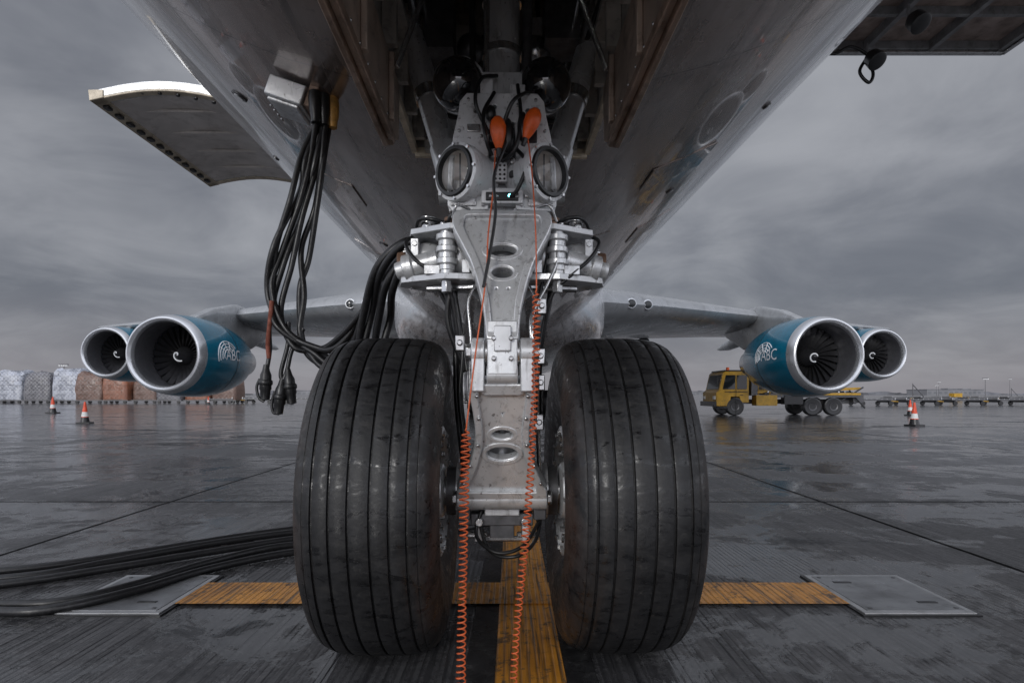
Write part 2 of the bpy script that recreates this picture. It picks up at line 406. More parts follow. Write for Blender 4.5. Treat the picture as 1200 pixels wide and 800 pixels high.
def netmat(name,col,net,netw=.05,lift=.05):
    m=bpy.data.materials.new(name); t=NT(m); c=t.coord(); x,y,z=t.sep(c)
    u=t.math('ADD',x,y)
    def dl(v,p):
        f=t.math('FRACT',t.math('ADD',t.math('DIVIDE',v,p),40)); return t.math('LESS_THAN',t.math('ABSOLUTE',t.math('SUBTRACT',f,.5)),netw)
    g=t.math('MAXIMUM',dl(t.math('ADD',u,z),.42),dl(t.math('SUBTRACT',u,z),.42))
    n=t.noise(c,1.2,4,.7,1.0)
    br=t.add('ShaderNodeTexBrick'); mp=t.add('ShaderNodeMapping'); t.l.new(c,mp.inputs[0]); mp.inputs['Rotation'].default_value=(math.radians(90),0,0)
    t.l.new(mp.outputs[0],br.inputs['Vector']); br.inputs['Scale'].default_value=1.0; br.inputs['Brick Width'].default_value=.75; br.inputs['Row Height'].default_value=.5; br.inputs['Mortar Size'].default_value=.03
    br.inputs['Color1'].default_value=(*col,1); br.inputs['Color2'].default_value=(*[v*.5 for v in col],1); br.inputs['Mortar'].default_value=(*[v*.25 for v in col],1)
    cc=t.mix(t.mapr(n,.42,.62,0,.7),br.outputs[0],tuple(min(.8,v*.7+lift) for v in col))
    cc=t.mix(t.math('MULTIPLY',g,.6),cc,net)
    t.out(cc,.3,0,t.bump(n,1,.12)); return m
PM=[netmat('wrapped_white_freight',(.32,.34,.40),(.66,.67,.70),.05,.22),netmat('wrapped_brown_freight',(.16,.075,.045),(.26,.21,.19)),netmat('wrapped_grey_freight',(.12,.115,.13),(.40,.40,.41)),netmat('wrapped_orange_freight',(.28,.085,.03),(.3,.2,.15))]
def pallet(X,Y,hh,mi,w=3.1):
    b=B()
    b.box((0,0,.35),(w+.15,2.5,.12),M['dsteel'])
    for dx in (-w*.38,w*.38):
        for dy in (-1,1): b.cyl((dx-.0,dy-.08,.18),(dx,dy+.08,.18),.17,M['black'],seg=14)
    rings=[]; ox=random.uniform(-.1,.1); ph_=random.uniform(0,6)
    for (zz,sc) in ((.42,1),(.9,1.01),(hh*.5,1.02),(hh*.75,.98),(hh*.9,.93),(hh*.97,.8),(hh,.55)):
        rg=[]
        for k in range(32):
            a=2*math.pi*k/32; ca,sa=math.cos(a),math.sin(a); p=.30
            jit=1+random.uniform(-.02,.02); top=zz/hh
            lump=.13*top*math.sin(a*2+ph_)+.10*top*math.sin(3*a+ph_*2)
            rg.append((math.copysign(abs(ca)**p,ca)*w/2*sc*jit+ox*top,math.copysign(abs(sa)**p,sa)*1.2*sc*jit,zz+lump+random.uniform(-.03,.03)))
        rings.append(rg)
    b.loft(rings,PM[mi])
    b.fin('cargo_pallet',loc=(X,Y,0),rot=(0,0,random.uniform(-.05,.05)))
for k,(mi,hh) in enumerate(((0,3.3),(0,3.6),(2,3.4),(0,3.75),(1,3.4),(3,3.5),(1,2.7),(2,3.1),(3,2.5),(1,2.9))):
    if k<5: pallet(-58.5+k*3.4-(1.0 if k==4 else 0),66+random.uniform(-.5,.5),hh,mi)
    else: pallet(-58.5+4*3.4-1+(k-4)*2.9,66+random.uniform(-.5,.5),hh,mi,2.7)
for k,(mi,hh) in enumerate(((0,3.0),(2,3.3),(0,2.6),(2,3.0))): pallet(-92+k*4.4,92,hh,mi)

def dolly(X,Y,load=0,L=3.3):
    b=B(); b.box((0,0,.5),(L,2.2,.1),M['dsteel'])
    for dx in (-L*.38,L*.38):
        b.box((dx,0,.36),(.12,1.9,.18),M['dsteel'])
        for dy in (-.95,.95): b.cyl((dx,dy-.07,.2),(dx,dy+.07,.2),.2,M['black'],seg=14)
    for dx in (-L/2+.06,L/2-.06): b.box((dx,0,.62),(.08,2.2,.16),M['steel'])
    for k in range(7): b.cyl((-L*.42+k*L*.14,-1.0,.57),(-L*.42+k*L*.14,1.0,.57),.035,M['steel'],seg=8)
    b.cyl((L/2,0,.42),(L/2+.9,0,.34),.04,M['yellow'],seg=8)
    if load==1: b.box((.1,0,.9),(1.3,1.2,.6),M['yellow'])
    if load==2:
        b.cyl((-.9,-.9,.55),(-.9,-.9,2.0),.04,M['dsteel'],seg=8); b.cyl((-.9,-.9,1.9),(.1,-.9,.8),.04,M['dsteel'],seg=8)
    b.fin('cargo_dolly',loc=(X,Y,0))
for k in range(7): dolly(33+k*4.4,55+.3*k,(0,2,0,0,1,0,2)[k])
for k in range(3): dolly(-32+k*4.3,66,0)
for k in range(8): dolly(62+k*4.6,96,(0,0,1,0,2,0,0,1)[k])

def loader():
    E=bpy.data.objects.new('cargo_loader_truck',None); COL.objects.link(E); E.location=(9.75,29.5,0)
    b=B(); Y_=M['yellow']; D=M['black']; G=M['dsteel']
    prof=[(0,.45),(0,1.10),(.14,1.22),(.32,2.02),(.42,2.1),(1.55,2.1),(1.55,.62),(1.2,.62),(1.1,.9),(.7,.9),(.6,.45)]
    b.prism(prof,'y',-1.0,1.0,Y_)
    b.box((1.0,0,2.14),(1.2,1.8,.07),D)
    b.prism([(.30,1.25),(.45,1.93),(.90,1.93),(.90,1.25)],'y',-1.012,1.012,M['glassd'])
    b.prism([(.98,1.25),(.98,1.93),(1.46,1.93),(1.46,1.25)],'y',-1.012,1.012,M['glassd'])
    b.prism([(.13,1.26),(.30,1.95),(.32,1.95),(.16,1.26)],'y',-.85,.85,M['glassd'])
    b.box((-.06,0,.55),(.16,2.0,.24),D); b.box((-.02,-.75,.85),(.06,.26,.16),M['white']); b.box((-.02,.75,.85),(.06,.26,.16),M['white'])
    b.cyl((.9,0,2.17),(.9,0,2.34),.08,M['orange'],seg=12)
    b.box((.02,-1.18,1.62),(.06,.1,.34),D); b.cyl((.25,-1.0,1.8),(.02,-1.16,1.8),.02,D,seg=6)
    b.box((.94,-1.015,1.0),(.016,.02,1.9),D); b.box((.94,-1.02,1.13),(1.1,.02,.03),D); b.box((1.2,-1.02,.98),(.14,.02,.03),D)
    b.box((.3,-1.05,.38),(.5,.12,.06),D)
    b.fin('cab',E,bevel=.02)
    b=B()
    b.box((4.2,0,.66),(5.6,.9,.22),G)
    b.box((2.4,-.75,.72),(1.0,.55,.5),Y_); b.box((3.7,-.8,.74),(.9,.4,.42),D); b.box((4.9,.0,.92),(4.0,1.9,.12),G)
    b.box((5.2,-.98,1.02),(3.4,.05,.10),Y_)
    b.box((4.6,0,1.04),(4.4,1.5,.10),G)
    for k in range(14): b.cyl((2.6+k*.31,-.72,1.12),(2.6+k*.31,.72,1.12),.05,M['steel'],seg=8)
    b.box((4.6,-.6,1.2),(5.0,.10,.12),Y_,rot=(0,-.035,0)); b.box((4.6,.6,1.2),(5.0,.10,.12),Y_,rot=(0,-.035,0))
    for k in range(6): b.cyl((2.0+k*.55,-1.0,.95),(2.0+k*.55,-1.0,1.5),.018,Y_,seg=6)
    b.cyl((2.0,-1.0,1.5),(4.75,-1.0,1.5),.02,Y_,seg=6); b.cyl((2.0,-1.0,1.22),(4.75,-1.0,1.22),.016,Y_,seg=6)
    b.box((1.9,0,1.35),(.3,1.6,.8),G); b.box((3.0,.1,1.3),(1.0,1.0,.35),D); b.box((6.9,0,.85),(.5,1.6,.5),G); b.box((5.6,0,1.25),(1.1,1.2,.25),D)
    b.cyl((6.4,-.9,1.2),(7.15,-.9,.35),.04,D,seg=8); b.cyl((5.8,-.85,.55),(7.1,-.85,1.35),.035,D,seg=8); b.cyl((2.3,-.9,.95),(3.6,-.9,1.4),.03,D,seg=8)
    b.fin('chassis',E,bevel=.012)
    b=B()
    for X in (.9,4.6,5.6):
        for s_ in (-1,1):
            b.lathe([(-.13,0),(-.13,.24),(-.15,.38),(-.12,.43),(.12,.43),(.15,.38),(.13,.24),(.08,.2),(.08,0)],(X,.86*s_,.43),(0,1,0),D,28)
            b.lathe([(-.02,.0),(-.02,.10),(-.07,.2)],(X,.86*s_-.08,.43),(0,1,0),M['dsteel'],20)
    b.fin('wheels',E)
loader()

# ================================================================= AIRCRAFT
A=bpy.data.objects.new('cargo_airplane',None); COL.objects.link(A); A.location=(-.042,2.487,0); A.rotation_euler=(0,0,math.radians(1.2))
RF=3.20
def fus(y):
    if y<1.2:
        t_=max(0,(y+7.8)/9.0); r=RF*(1-(1-t_)**2.2)**.55 if t_>0 else 0.02; zc=5.6-.9*(1-t_)**2
        return r,zc
    if y>40:
        t_=(y-40)/23.; r=RF*(1-t_**1.6)+.25*t_; return max(r,.25),5.6+2.6*t_**1.5
    return RF,5.6
st=[-7.79,-7.7,-7.5,-7.2,-6.8,-6.3,-5.6,-4.8,-4,-3.2,-2.2,-1.6,-1,-.5,0,.5,1.0,1.6,2.5,4,6,8,10,12,15,18,22,26,30,34,38,40,43,46,49,52,55,58,60,62,63]
ph=[-180+k*6 for k in range(28)]+[-12,-9,-6,-3,0,3,6,9,12]+[18+k*6 for k in range(27)]
ph=sorted(set(ph))
def ring(y):
    r,zc=fus(y); return [(r*math.sin(math.radians(p)),y,zc-r*math.cos(math.radians(p))) for p in ph]
b=B()
def skipf(j,k): return st[j]>=-2.2-1e-6 and st[j+1]<=1.0+1e-6 and -9<=ph[k]<9
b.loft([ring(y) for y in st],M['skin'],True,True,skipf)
hump=[]
for (y,w,h0) in ((-6.2,.3,6.5),(-5,1.2,7.6),(-3.5,1.9,8.6),(-1,2.4,9.9),(3,2.5,10.1),(8,2.4,9.9),(12,2.0,9.2),(16,1.3,8.7)):
    hump.append([(w*math.cos(a),y,6.5+(h0-6.5)*math.sin(a)) for a in [math.pi*k/16 for k in range(17)]])
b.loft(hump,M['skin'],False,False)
b.fin('fuselage',A)
b=B()
for k in range(-3,3):
    a=(k+.5)*.32; b.box((1.75*math.sin(a),-4.35-.75*math.cos(a),8.35),(.5,.08,.4),M['glassd'],rot=(-.5,0,-a))
b.fin('cockpit_windows',A,bevel=.01)

# wheel well
b=B(); W=M['well']
x0=.50; zt=4.1
def quad(p,m_):
    f=b.bm.faces.new([b.bm.verts.new(q) for q in p]); f.material_index=b.mi(m_)
for s_ in (-1,1): quad(((s_*x0,-2.2,2.43),(s_*x0,1.0,2.43),(s_*x0,1.0,zt),(s_*x0,-2.2,zt)),W)
quad(((-x0,1.0,2.40),(x0,1.0,2.40),(x0,1.0,zt),(-x0,1.0,zt)),W); quad(((-x0,-2.2,2.52),(x0,-2.2,2.52),(x0,-2.2,zt),(-x0,-2.2,zt)),W)
quad(((-x0,-2.2,zt),(x0,-2.2,zt),(x0,1.0,zt),(-x0,1.0,zt)),W)
for s_ in (-1,1):
    for k in range(11): b.box((s_*(x0-.035),-2.1+k*.3,3.25),(.06,.035,1.6),W)
    for zz in (2.66,2.95,3.3,3.7): b.box((s_*(x0-.045),-.6,zz),(.07,3.15,.03),W)
for k in range(9): b.box((0,-2.1+k*.38,zt-.06),(.99,.04,.1),W)
for (xx,zz,r_) in ((-.40,2.75,.018),(-.36,2.80,.012),(.38,2.78,.02),(.41,3.05,.014),(-.41,3.1,.02),(.33,2.70,.01)):
    b.cyl((xx,-2.1,zz),(xx,.95,zz),r_,M['steel'],seg=10)
for (xx,zz,mm) in ((-.3,2.55,'gear'),(-.12,2.62,'steel'),(.12,2.6,'gear'),(.3,2.55,'steel'),(-.22,2.95,'well'),(.2,3.0,'gear'),(0,2.9,'steel'),(.42,2.7,'gear'),(-.42,2.8,'steel')):
    b.box((xx,.9,zz),(.13,.14,.2),M[mm])
for xx in (-.42,-.2,.0,.2,.42): b.box((xx,.96,3.2),(.03,.06,1.6),W)
b.box((0,.95,2.75),(.98,.06,.04),W); b.box((0,.5,3.1),(.98,.08,.12),W); b.box((0,.2,3.5),(.98,.1,.14),W); b.cyl((-.49,.75,2.62),(.49,.75,2.62),.03,M['gear'],seg=16)
for k in range(8): b.cyl((-.42+k*.12,.915,2.46),(-.42+k*.12,.93,2.46),.012,M['steel'],seg=8)
for s_ in (-1,1): b.box((s_*(x0+.002),-.6,2.425),(.03,3.2,.04),M['tan'])
b.box((0,1.0,2.41),(1.0,.03,.05),M['tan'])
b.fin('wheel_well',A)
tube('well_hose',[[(-.45,.9,2.7),(-.3,.85,2.6),(-.1,.8,2.75),(.1,.85,2.6),(.3,.8,2.8),(.45,.85,2.7)],[(-.46,.2,2.9),(-.38,.5,2.65),(-.2,.8,2.55),(-.1,.85,3.0)],[(.46,.1,2.8),(.36,.4,2.6),(.24,.8,2.62),(.2,.85,3.2)],[(-.4,.6,2.5),(-.25,.7,2.48),(0,.75,2.5),(.3,.72,2.47)]],.012,M['rubber2'],A)

for s_ in (-1,1):
    b=B(); xa=s_*.468
    P=[(-2.3,2.13),(.10,2.105),(.24,2.16),(.27,2.42),(-2.3,2.50)]
    b.prism(P,'x',xa,xa+s_*.024,M['door'])
    P2=[(-2.3,2.105),(.11,2.080),(.26,2.145),(.29,2.43),(-2.3,2.52)]
    b.prism(P2,'x',xa+s_*.025,xa+s_*.046,M['dedge'])
    b.prism([(-2.3,2.11),(.10,2.085),(.10,2.12),(-2.3,2.15)],'x',xa-s_*.010,xa-s_*.001,M['dedge'])
    for k in range(19): b.cyl((xa-s_*.004,-2.2+k*.12,2.17-k*.001),(xa+.01*s_,-2.2+k*.12,2.17-k*.001),.006,M['steel'],seg=8)
    for yy in (-1.75,-1.1,-.5,.0):
        b.box((xa-s_*.012,yy,2.28),(.022,.03,.28),M['door']); b.cyl((xa-s_*.03,yy,2.36),(s_*.3,yy+.02,2.75),.012,M['steel'],seg=10)
    b.fin('gear_door',A,bevel=.004)

# ---- nose gear
G=bpy.data.objects.new('nose_gear',None); COL.objects.link(G); G.parent=A
def tyre_mesh():
    b=B()
    base=[(0,.628),(.05,.6275),(.10,.6255),(.14,.621),(.17,.613),(.193,.600),(.212,.580),(.225,.552),(.233,.515),(.236,.47),(.233,.42),(.224,.37),(.210,.325),(.197,.29),(.190,.268),(.178,.255)]
    def R(u):
        for i in range(len(base)-1):
            if base[i][0]<=u<=base[i+1][0]:
                f=(u-base[i][0])/(base[i+1][0]-base[i][0]); return base[i][1]*(1-f)+base[i+1][1]*f
        return .6
    half=[(0,.628)]
    for gg,dp in ((.034,.012),(.094,.012),(.150,.010),(.181,.003)):
        hw=.0044 if dp>.008 else .0014
        half+=[(gg-hw-.002,R(gg-hw-.002)),(gg-hw,R(gg)-.0012),(gg-hw*.75,R(gg)-dp),(gg+hw*.75,R(gg)-dp),(gg+hw,R(gg)-.0012),(gg+hw+.002,R(gg+hw+.002))]
    half+=[p for p in base if p[0]>.19 and p[1]>.52]+[(.2355,.492),(.2385,.487),(.2375,.480)]+[p for p in base if p[1]<.475]
    prof=[(-u,r) for u,r in reversed(half[1:])]+half
    b.lathe(prof,(0,0,0),(1,0,0),M['tyre'],144)
    return b
tm=None; rm=None
def wheel(name,parent,loc):
    global tm,rm
    E=bpy.data.objects.new(name,None); COL.objects.link(E); E.parent=parent; E.location=loc
    if tm is None:
        ob=tyre_mesh().fin('tyre',E,smooth=50); tm=ob.data
        for v in tm.vertices:
            if v.co.z<-.606:
                d=-.606-v.co.z; v.co.z=-.606-d*.1; v.co.x*=1+.02*d/.02
    else:
        ob=bpy.data.objects.new('tyre',tm); COL.objects.link(ob); ob.parent=E
    if rm is not None:
        ob=bpy.data.objects.new('rim',rm); COL.objects.link(ob); ob.parent=E; return E
    b=B()
    for s_ in (-1,1):
        b.lathe([(.176*s_,.258),(.204*s_,.266),(.210*s_,.250),(.200*s_,.238),(.180*s_,.232),(.165*s_,.215),(.160*s_,.165),(.165*s_,.125),(.205*s_,.110),(.215*s_,.09),(.215*s_,0)],(0,0,0),(1,0,0),M['gear'],48)
        for k in range(16):
            a=2*math.pi*k/16; c_,n_=math.cos(a),math.sin(a)
            b.cyl((.16*s_,.195*c_,.195*n_),(.200*s_,.195*c_,.195*n_),.012,M['steel'],seg=6)
            b.box((.212*s_,.238*c_,.238*n_),(.012,.016,.016),M['steel'],rot=(a,0,0))
        for k in range(8):
            a=2*math.pi*(k+.5)/8; c_,n_=math.cos(a),math.sin(a)
            b.cyl((.150*s_,.145*c_,.145*n_),(.168*s_,.145*c_,.145*n_),.022,M['black'],seg=16)
    rm=b.fin('rim',E,smooth=40).data
    return E
wheel('wheel',G,(-.450,0,.608)); wheel('wheel',G,(.450,0,.608))

b=B(); g=M['gear']
b.lathe([(.70,0),(.70,.075),(1.42,.075)],(0,0,0),(0,0,1),M['chrome'],40)
b.lathe([(1.40,.0),(1.40,.10),(1.43,.135),(1.50,.14),(1.52,.165),(1.60,.17),(1.62,.15),(1.67,.15),(1.68,.17),(1.70,.17),(1.705,.15),(2.05,.13),(2.10,.115),(2.2,.095),(2.24,.075),(3.95,.072)],(0,0,0),(0,0,1),g,48)
b.cyl((-.20,0,.606),(.20,0,.606),.088,g,seg=40); b.cyl((-.32,0,.606),(.32,0,.606),.06,M['steel'],seg=32)
b.lathe([(.52,.0),(.52,.07),(.56,.10),(.68,.11),(.78,.095),(.84,.085),(.84,.0)],(0,0,0),(0,0,1),g,40)
for s_ in (-1,1):
    b.cyl((s_*.165,0,.606),(s_*.185,0,.606),.115,g,seg=36)
    b.cyl((s_*.185,0,.606),(s_*.225,0,.606),.10,M['dsteel'],seg=36)
b.fin('strut',G)
hu=[(.0,.018),(.10,.018),(.168,.014),(.182,-.02),(.174,-.060),(.146,-.12),(.110,-.20),(.083,-.29),(.063,-.38),(.056,-.44),(.050,-.50)]
out=mirror(smooth2(hu,4))
a_up=math.radians(71.5); lo_=(0,-.205,1.665)
holes=[oval(0,-.140,.060,.029),oval(0,-.232,.045,.028),oval(-.022,-.300,.009,.009,14),oval(.022,-.300,.009,.009,14)]
plate('upper_torque_link',[out]+holes,.034,.006,g,G,lo_,a_up)
inn=[(x*.82,y*.90-.012) for x,y in out]
plate('upper_link_flange',[out,inn],.074,.005,g,G,lo_,a_up)
plate('upper_link_lip',[oval(0,-.140,.074,.042),oval(0,-.140,.061,.030)],.048,.003,g,G,lo_,a_up)
plate('upper_link_lip',[oval(0,-.232,.056,.038),oval(0,-.232,.046,.029)],.046,.003,g,G,lo_,a_up)
hl=[(0,-.03),(.075,-.03),(.108,-.01),(.112,-.06),(.102,-.13),(.094,-.22),(.102,-.30),(.125,-.38),(.150,-.44),(.168,-.47),(.168,-.515),(0,-.515)]
out2=mirror(hl[:2]+smooth2(hl[2:10],3)+hl[10:]); a_lo=math.radians(114.5); l2=(0,-.36,1.08)
plate('lower_torque_link',[out2,oval(0,-.235,.043,.023),oval(0,-.315,.062,.032),[(-.014,-.14),(.014,-.14),(0,-.168)]],.034,.006,g,G,l2,a_lo)
inn2=[(x*.80,(y+.27)*.86-.27) for x,y in out2]
plate('lower_link_flange',[out2,inn2],.076,.005,g,G,l2,a_lo)
plate('lower_link_lip',[oval(0,-.315,.076,.045),oval(0,-.315,.063,.033)],.050,.003,g,G,l2,a_lo)
plate('lower_link_lip',[oval(0,-.235,.054,.033),oval(0,-.235,.044,.024)],.046,.003,g,G,l2,a_lo)
b=B()
b.box((0,-.36,1.165),(.105,.085,.19),g,rot=(-.1,0,0)); b.box((0,-.405,1.20),(.06,.02,.09),g)
for s_ in (-1,1):
    b.box((s_*.086,-.355,1.09),(.045,.09,.15),g); b.cyl((s_*.064,-.355,1.155),(s_*.109,-.355,1.155),.052,g,seg=28)
    b.cyl((s_*.109,-.355,1.155),(s_*.130,-.355,1.155),.032,M['steel'],seg=6); b.cyl((s_*.05,-.355,1.155),(s_*.064,-.355,1.155),.045,M['steel'],seg=24)
    b.cyl((s_*.03,-.41,1.20),(s_*.03,-.42,1.20),.010,M['steel'],seg=6); b.cyl((s_*.03,-.41,1.13),(s_*.03,-.42,1.13),.010,M['steel'],seg=6)
b.cyl((-.055,-.375,1.075),(.055,-.375,1.075),.035,g,seg=24)
for s_ in (-1,1):
    for (xx,zz,yy) in ((.09,1.0,-.372),(.085,.92,-.335),(.09,.82,-.29),(.12,.74,-.255),(.145,.67,-.225)): b.cyl((s_*xx,yy,zz),(s_*xx,yy-.012,zz-.004),.008,M['steel'],seg=6)
b.cyl((-.175,-.145,.60),(.175,-.145,.60),.045,g,seg=28)
for s_ in (-1,1):
    b.cyl((s_*.175,-.145,.60),(s_*.195,-.145,.60),.030,M['steel'],seg=6); b.box((s_*.12,-.07,.60),(.05,.13,.10),g)
b.box((0,-.03,.505),(.25,.14,.05),M['dsteel']); b.box((0,-.06,.455),(.10,.06,.08),M['dsteel'])
for s_ in (-1,1):
    b.box((s_*.095,-.05,.46),(.03,.09,.09),g); b.cyl((s_*.09,-.10,.50),(s_*.09,-.13,.50),.018,M['steel'],seg=8); b.cyl((s_*.06,-.08,.44),(s_*.14,-.08,.44),.014,M['steel'],seg=10)
    b.box((s_*.15,-.10,.53),(.05,.05,.045),M['dsteel'])
b.cyl((-.11,-.08,.425),(.11,-.08,.425),.012,M['steel'],seg=10); b.box((0,-.10,.54),(.14,.03,.035),g)
b.fin('torque_link_knee',G,bevel=.005)
b=B()
def bolt_stack(x,y,z0,z1,r):
    pr=[(z0-.015,0),(z0-.015,r*.8),(z0,r*.8)]
    n=6; h_=(z1-z0)/n
    for k in range(n):
        z_=z0+k*h_; pr+=[(z_,r*(1.15 if k%2 else .9)),(z_+h_*.85,r*(1.15 if k%2 else .9)),(z_+h_*.86,r*.8)]
    pr+=[(z1,r*.7),(z1+.02,r*.7),(z1+.02,0)]
    b.lathe(pr,(x,y,0),(0,0,1),g,24)
for s_ in (-1,1):
    b.prism([(s_*.05,-.20),(s_*.20,-.215),(s_*.36,-.12),(s_*.38,-.02),(s_*.30,.10),(s_*.05,.16)],'z',1.636,1.658,g)
    b.prism([(s_*.05,-.18),(s_*.22,-.205),(s_*.40,-.11),(s_*.42,-.02),(s_*.32,.10),(s_*.05,.16)],'z',1.447,1.470,g)
    bolt_stack(s_*.215,-.165,1.485,1.626,.036)
    b.cyl((s_*.215,-.165,1.40),(s_*.215,-.165,1.447),.022,M['steel'],seg=6)
    p0=Vector((s_*.18,.0,1.560)); p1=Vector((s_*.370,.0,1.530)); d=(p1-p0).normalized(); L=(p1-p0).length
    b.lathe([(0,0),(0,.080),(.02,.086),(.05,.086),(.06,.078),(L-.05,.078),(L-.04,.090),(L+.01,.090),(L+.012,.072)],p0,d,g,36)
    b.lathe([(L+.012,.070),(L+.050,.070),(L+.055,.055),(L+.060,.0)],p0,d,M['brown'],36)
    for k in range(8):
        a=2*math.pi*k/8; e1=d.cross(Vector((0,0,1))).normalized(); e2=d.cross(e1); p=p0+d*(L+.01)+(e1*math.cos(a)+e2*math.sin(a))*.080; b.cyl(p,p+d*.012,.007,M['steel'],seg=6)
    b.sph((s_*.165,-.07,1.555),.085,g,(.8,.9,1.0)); b.sph((s_*.30,-.04,1.56),.070,g,(1.1,.9,.9))
    b.lathe([(0,0),(0,.044),(.10,.044),(.105,.054),(.14,.054),(.145,.036),(.175,.034),(.18,0)],(s_*.25,-.115,1.535),(s_*.95,.12,-.22),g,28)
    b.lathe([(0,0),(0,.028),(.04,.028),(.045,.034),(.06,.034),(.06,0)],(s_*.30,-.06,1.659),(0,0,1),M['steel'],20)
    b.lathe([(0,0),(0,.022),(.03,.022),(.03,.03),(.045,.03),(.05,0)],(s_*.20,-.11,1.659),(0,0,1),M['brown'],16)
    b.lathe([(0,0),(0,.036),(.02,.040),(.05,.036),(.055,0)],(s_*.255,.0,1.659),(0,0,1),M['dsteel'],20)
    for k in range(4): b.cyl((s_*(.1+.065*k),-.195+.012*k*k*.6,1.658),(s_*(.1+.065*k),-.195+.012*k*k*.6,1.672),.010,M['steel'],seg=6)
    b.box((s_*.345,-.09,1.555),(.03,.07,.13),g); b.box((s_*.27,-.172,1.485),(.06,.03,.035),M['steel']); b.box((s_*.14,-.155,1.50),(.03,.05,.05),g)
    b.cyl((s_*.345,-.13,1.60),(s_*.345,-.10,1.60),.012,M['steel'],seg=6); b.cyl((s_*.345,-.13,1.52),(s_*.345,-.10,1.52),.012,M['steel'],seg=6)
    b.cyl((s_*.10,-.12,1.43),(s_*.30,-.08,1.43),.014,M['steel'],seg=10)
b.fin('steering_unit',G,bevel=.004)
b=B()
for k in range(16):
    a=math.pi*(k/15)+math.pi; b.cyl((.158*math.cos(a),.158*math.sin(a),1.70),(.158*math.cos(a),.158*math.sin(a),1.716),.010,M['steel'],seg=6)
b.fin('collar_bolts',G)

# light bracket
hb=[(.0,1.76),(.05,1.76),(.058,1.722),(.190,1.716),(.207,1.735),(.208,1.80),(.203,1.90),(.186,2.00),(.168,2.08),(.160,2.135),(.135,2.165),(.0,2.165)]
ob_=mirror(hb); gw=M['gearw']
plate('light_bracket',[ob_,oval(-.150,1.855,.052,.094),oval(.150,1.855,.052,.094),mirror([(0,1.80),(.056,1.80),(.056,1.98),(.05,2.06),(.0,2.06)]),oval(-.10,2.10,.014,.014,14),oval(.10,2.10,.014,.014,14),oval(-.03,2.115,.012,.012,14)],.012,.003,gw,G,(0.0,-.17,0),math.radians(90))
lf=[(x*.94,(z_-1.93)*.95+1.93) for x,z_ in ob_]
plate('light_bracket_rib',[ob_,lf],.05,.003,gw,G,(0,-.150,0),math.radians(90))
for s_ in (-1,1):
    b=B(); c_=Vector((s_*.142,-.165,1.855)); ax=Vector((s_*.85,-1,-.03)).normalized()
    b.lathe([(-.12,0),(-.12,.06),(-.10,.090),(.0,.104),(.04,.110),(.058,.108),(.062,.096),(.05,.086)],c_,ax,gw,44)
    b.lathe([(.0615,.0965),(.072,.092),(.073,.080),(.050,.079)],c_,ax,M['black'],44)
    b.lathe([(-.06,0),(-.055,.02),(-.035,.048),(.0,.069),(.05,.0795)],c_,ax,M['reflector'],44)
    b.lathe([(-.045,0),(-.045,.014),(-.01,.014),(-.005,.0)],c_,ax,M['white'],14)
    b.box(c_+ax*.03,(.006,.006,.15),M['dsteel'])
    e1=ax.cross(Vector((0,0,1))).normalized(); e2=ax.cross(e1)
    for k in range(8):
        a=2*math.pi*k/8
        p=c_+ax*.060+(e1*math.cos(a)+e2*math.sin(a))*.102; b.cyl(p,p+ax*.008,.006,M['steel'],seg=6)
    b.fin('taxi_light',G,recalc=False)
    b=B(); b.lathe([(.054,.0785),(.066,.062),(.074,.03),(.077,0)],c_,ax,M['glass'],44); b.fin('taxi_light_glass',G)
    b=B(); b.box((s_*.145,-.10,2.06),(.012,.12,.20),gw,rot=(0,-s_*.12,0)); b.box((s_*.2,-.10,1.78),(.012,.13,.13),gw); b.box((s_*.125,-.10,1.724),(.16,.13,.012),gw)
    b.box((s_*.125,-.09,1.79),(.15,.10,.11),gw)
    b.fin('bracket_cheek',G,bevel=.003)
b=B()
b.box((.0,-.175,1.762),(.16,.05,.050),gw); b.box((.0,-.2015,1.762),(.125,.006,.034),M['black'])
b.cyl((.030,-.208,1.764),(.030,-.200,1.764),.0075,M['led'],seg=12)
for k in (-.045,-.02,.055): b.cyl((k,-.209,1.762),(k,-.200,1.762),.007,M['steel'],seg=10)
b.box((.0,-.13,1.92),(.10,.03,.26),M['dsteel'])
b.box((-.008,-.162,1.865),(.055,.03,.075),gw)
for i in range(4):
    for j in range(3): b.cyl((-.025+j*.017,-.182,1.838+i*.017),(-.025+j*.017,-.176,1.838+i*.017),.0048,M['black'],seg=8)
for (xx,zz,r_,mm) in ((-.03,1.93,.018,'steel'),(.02,1.94,.014,'black'),(.042,1.90,.012,'steel'),(.04,1.85,.014,'black'),(-.035,1.98,.012,'black'),(.01,1.99,.02,'steel')):
    b.cyl((xx,-.20,zz),(xx,-.13,zz),r_,M[mm],seg=16)
b.box((.0,-.12,2.16),(.26,.10,.018),gw); b.box((-.06,-.15,2.195),(.05,.04,.07),gw); b.box((.06,-.15,2.185),(.06,.03,.05),gw); b.box((0,-.1,2.23),(.16,.05,.10),g)
b.box((-.11,-.183,2.03),(.05,.012,.03),M['steel']); b.box((.115,-.183,2.00),(.04,.012,.05),M['black'])
b.box((.1,-.183,1.775),(.03,.02,.025),M['steel']); b.box((-.135,-.182,1.745),(.07,.008,.03),M['steel']); b.box((.135,-.182,1.745),(.07,.008,.03),M['steel'])
for s_ in (-1,1):
    for (xx,zz) in ((.13,2.14),(.165,2.02),(.192,1.735),(.075,1.735),(.08,2.0),(.192,1.785),(.06,2.12)): b.cyl((s_*xx,-.190,zz),(s_*xx,-.175,zz),.007,M['steel'],seg=6)
b.fin('lamp_junction_box',G,bevel=.003)
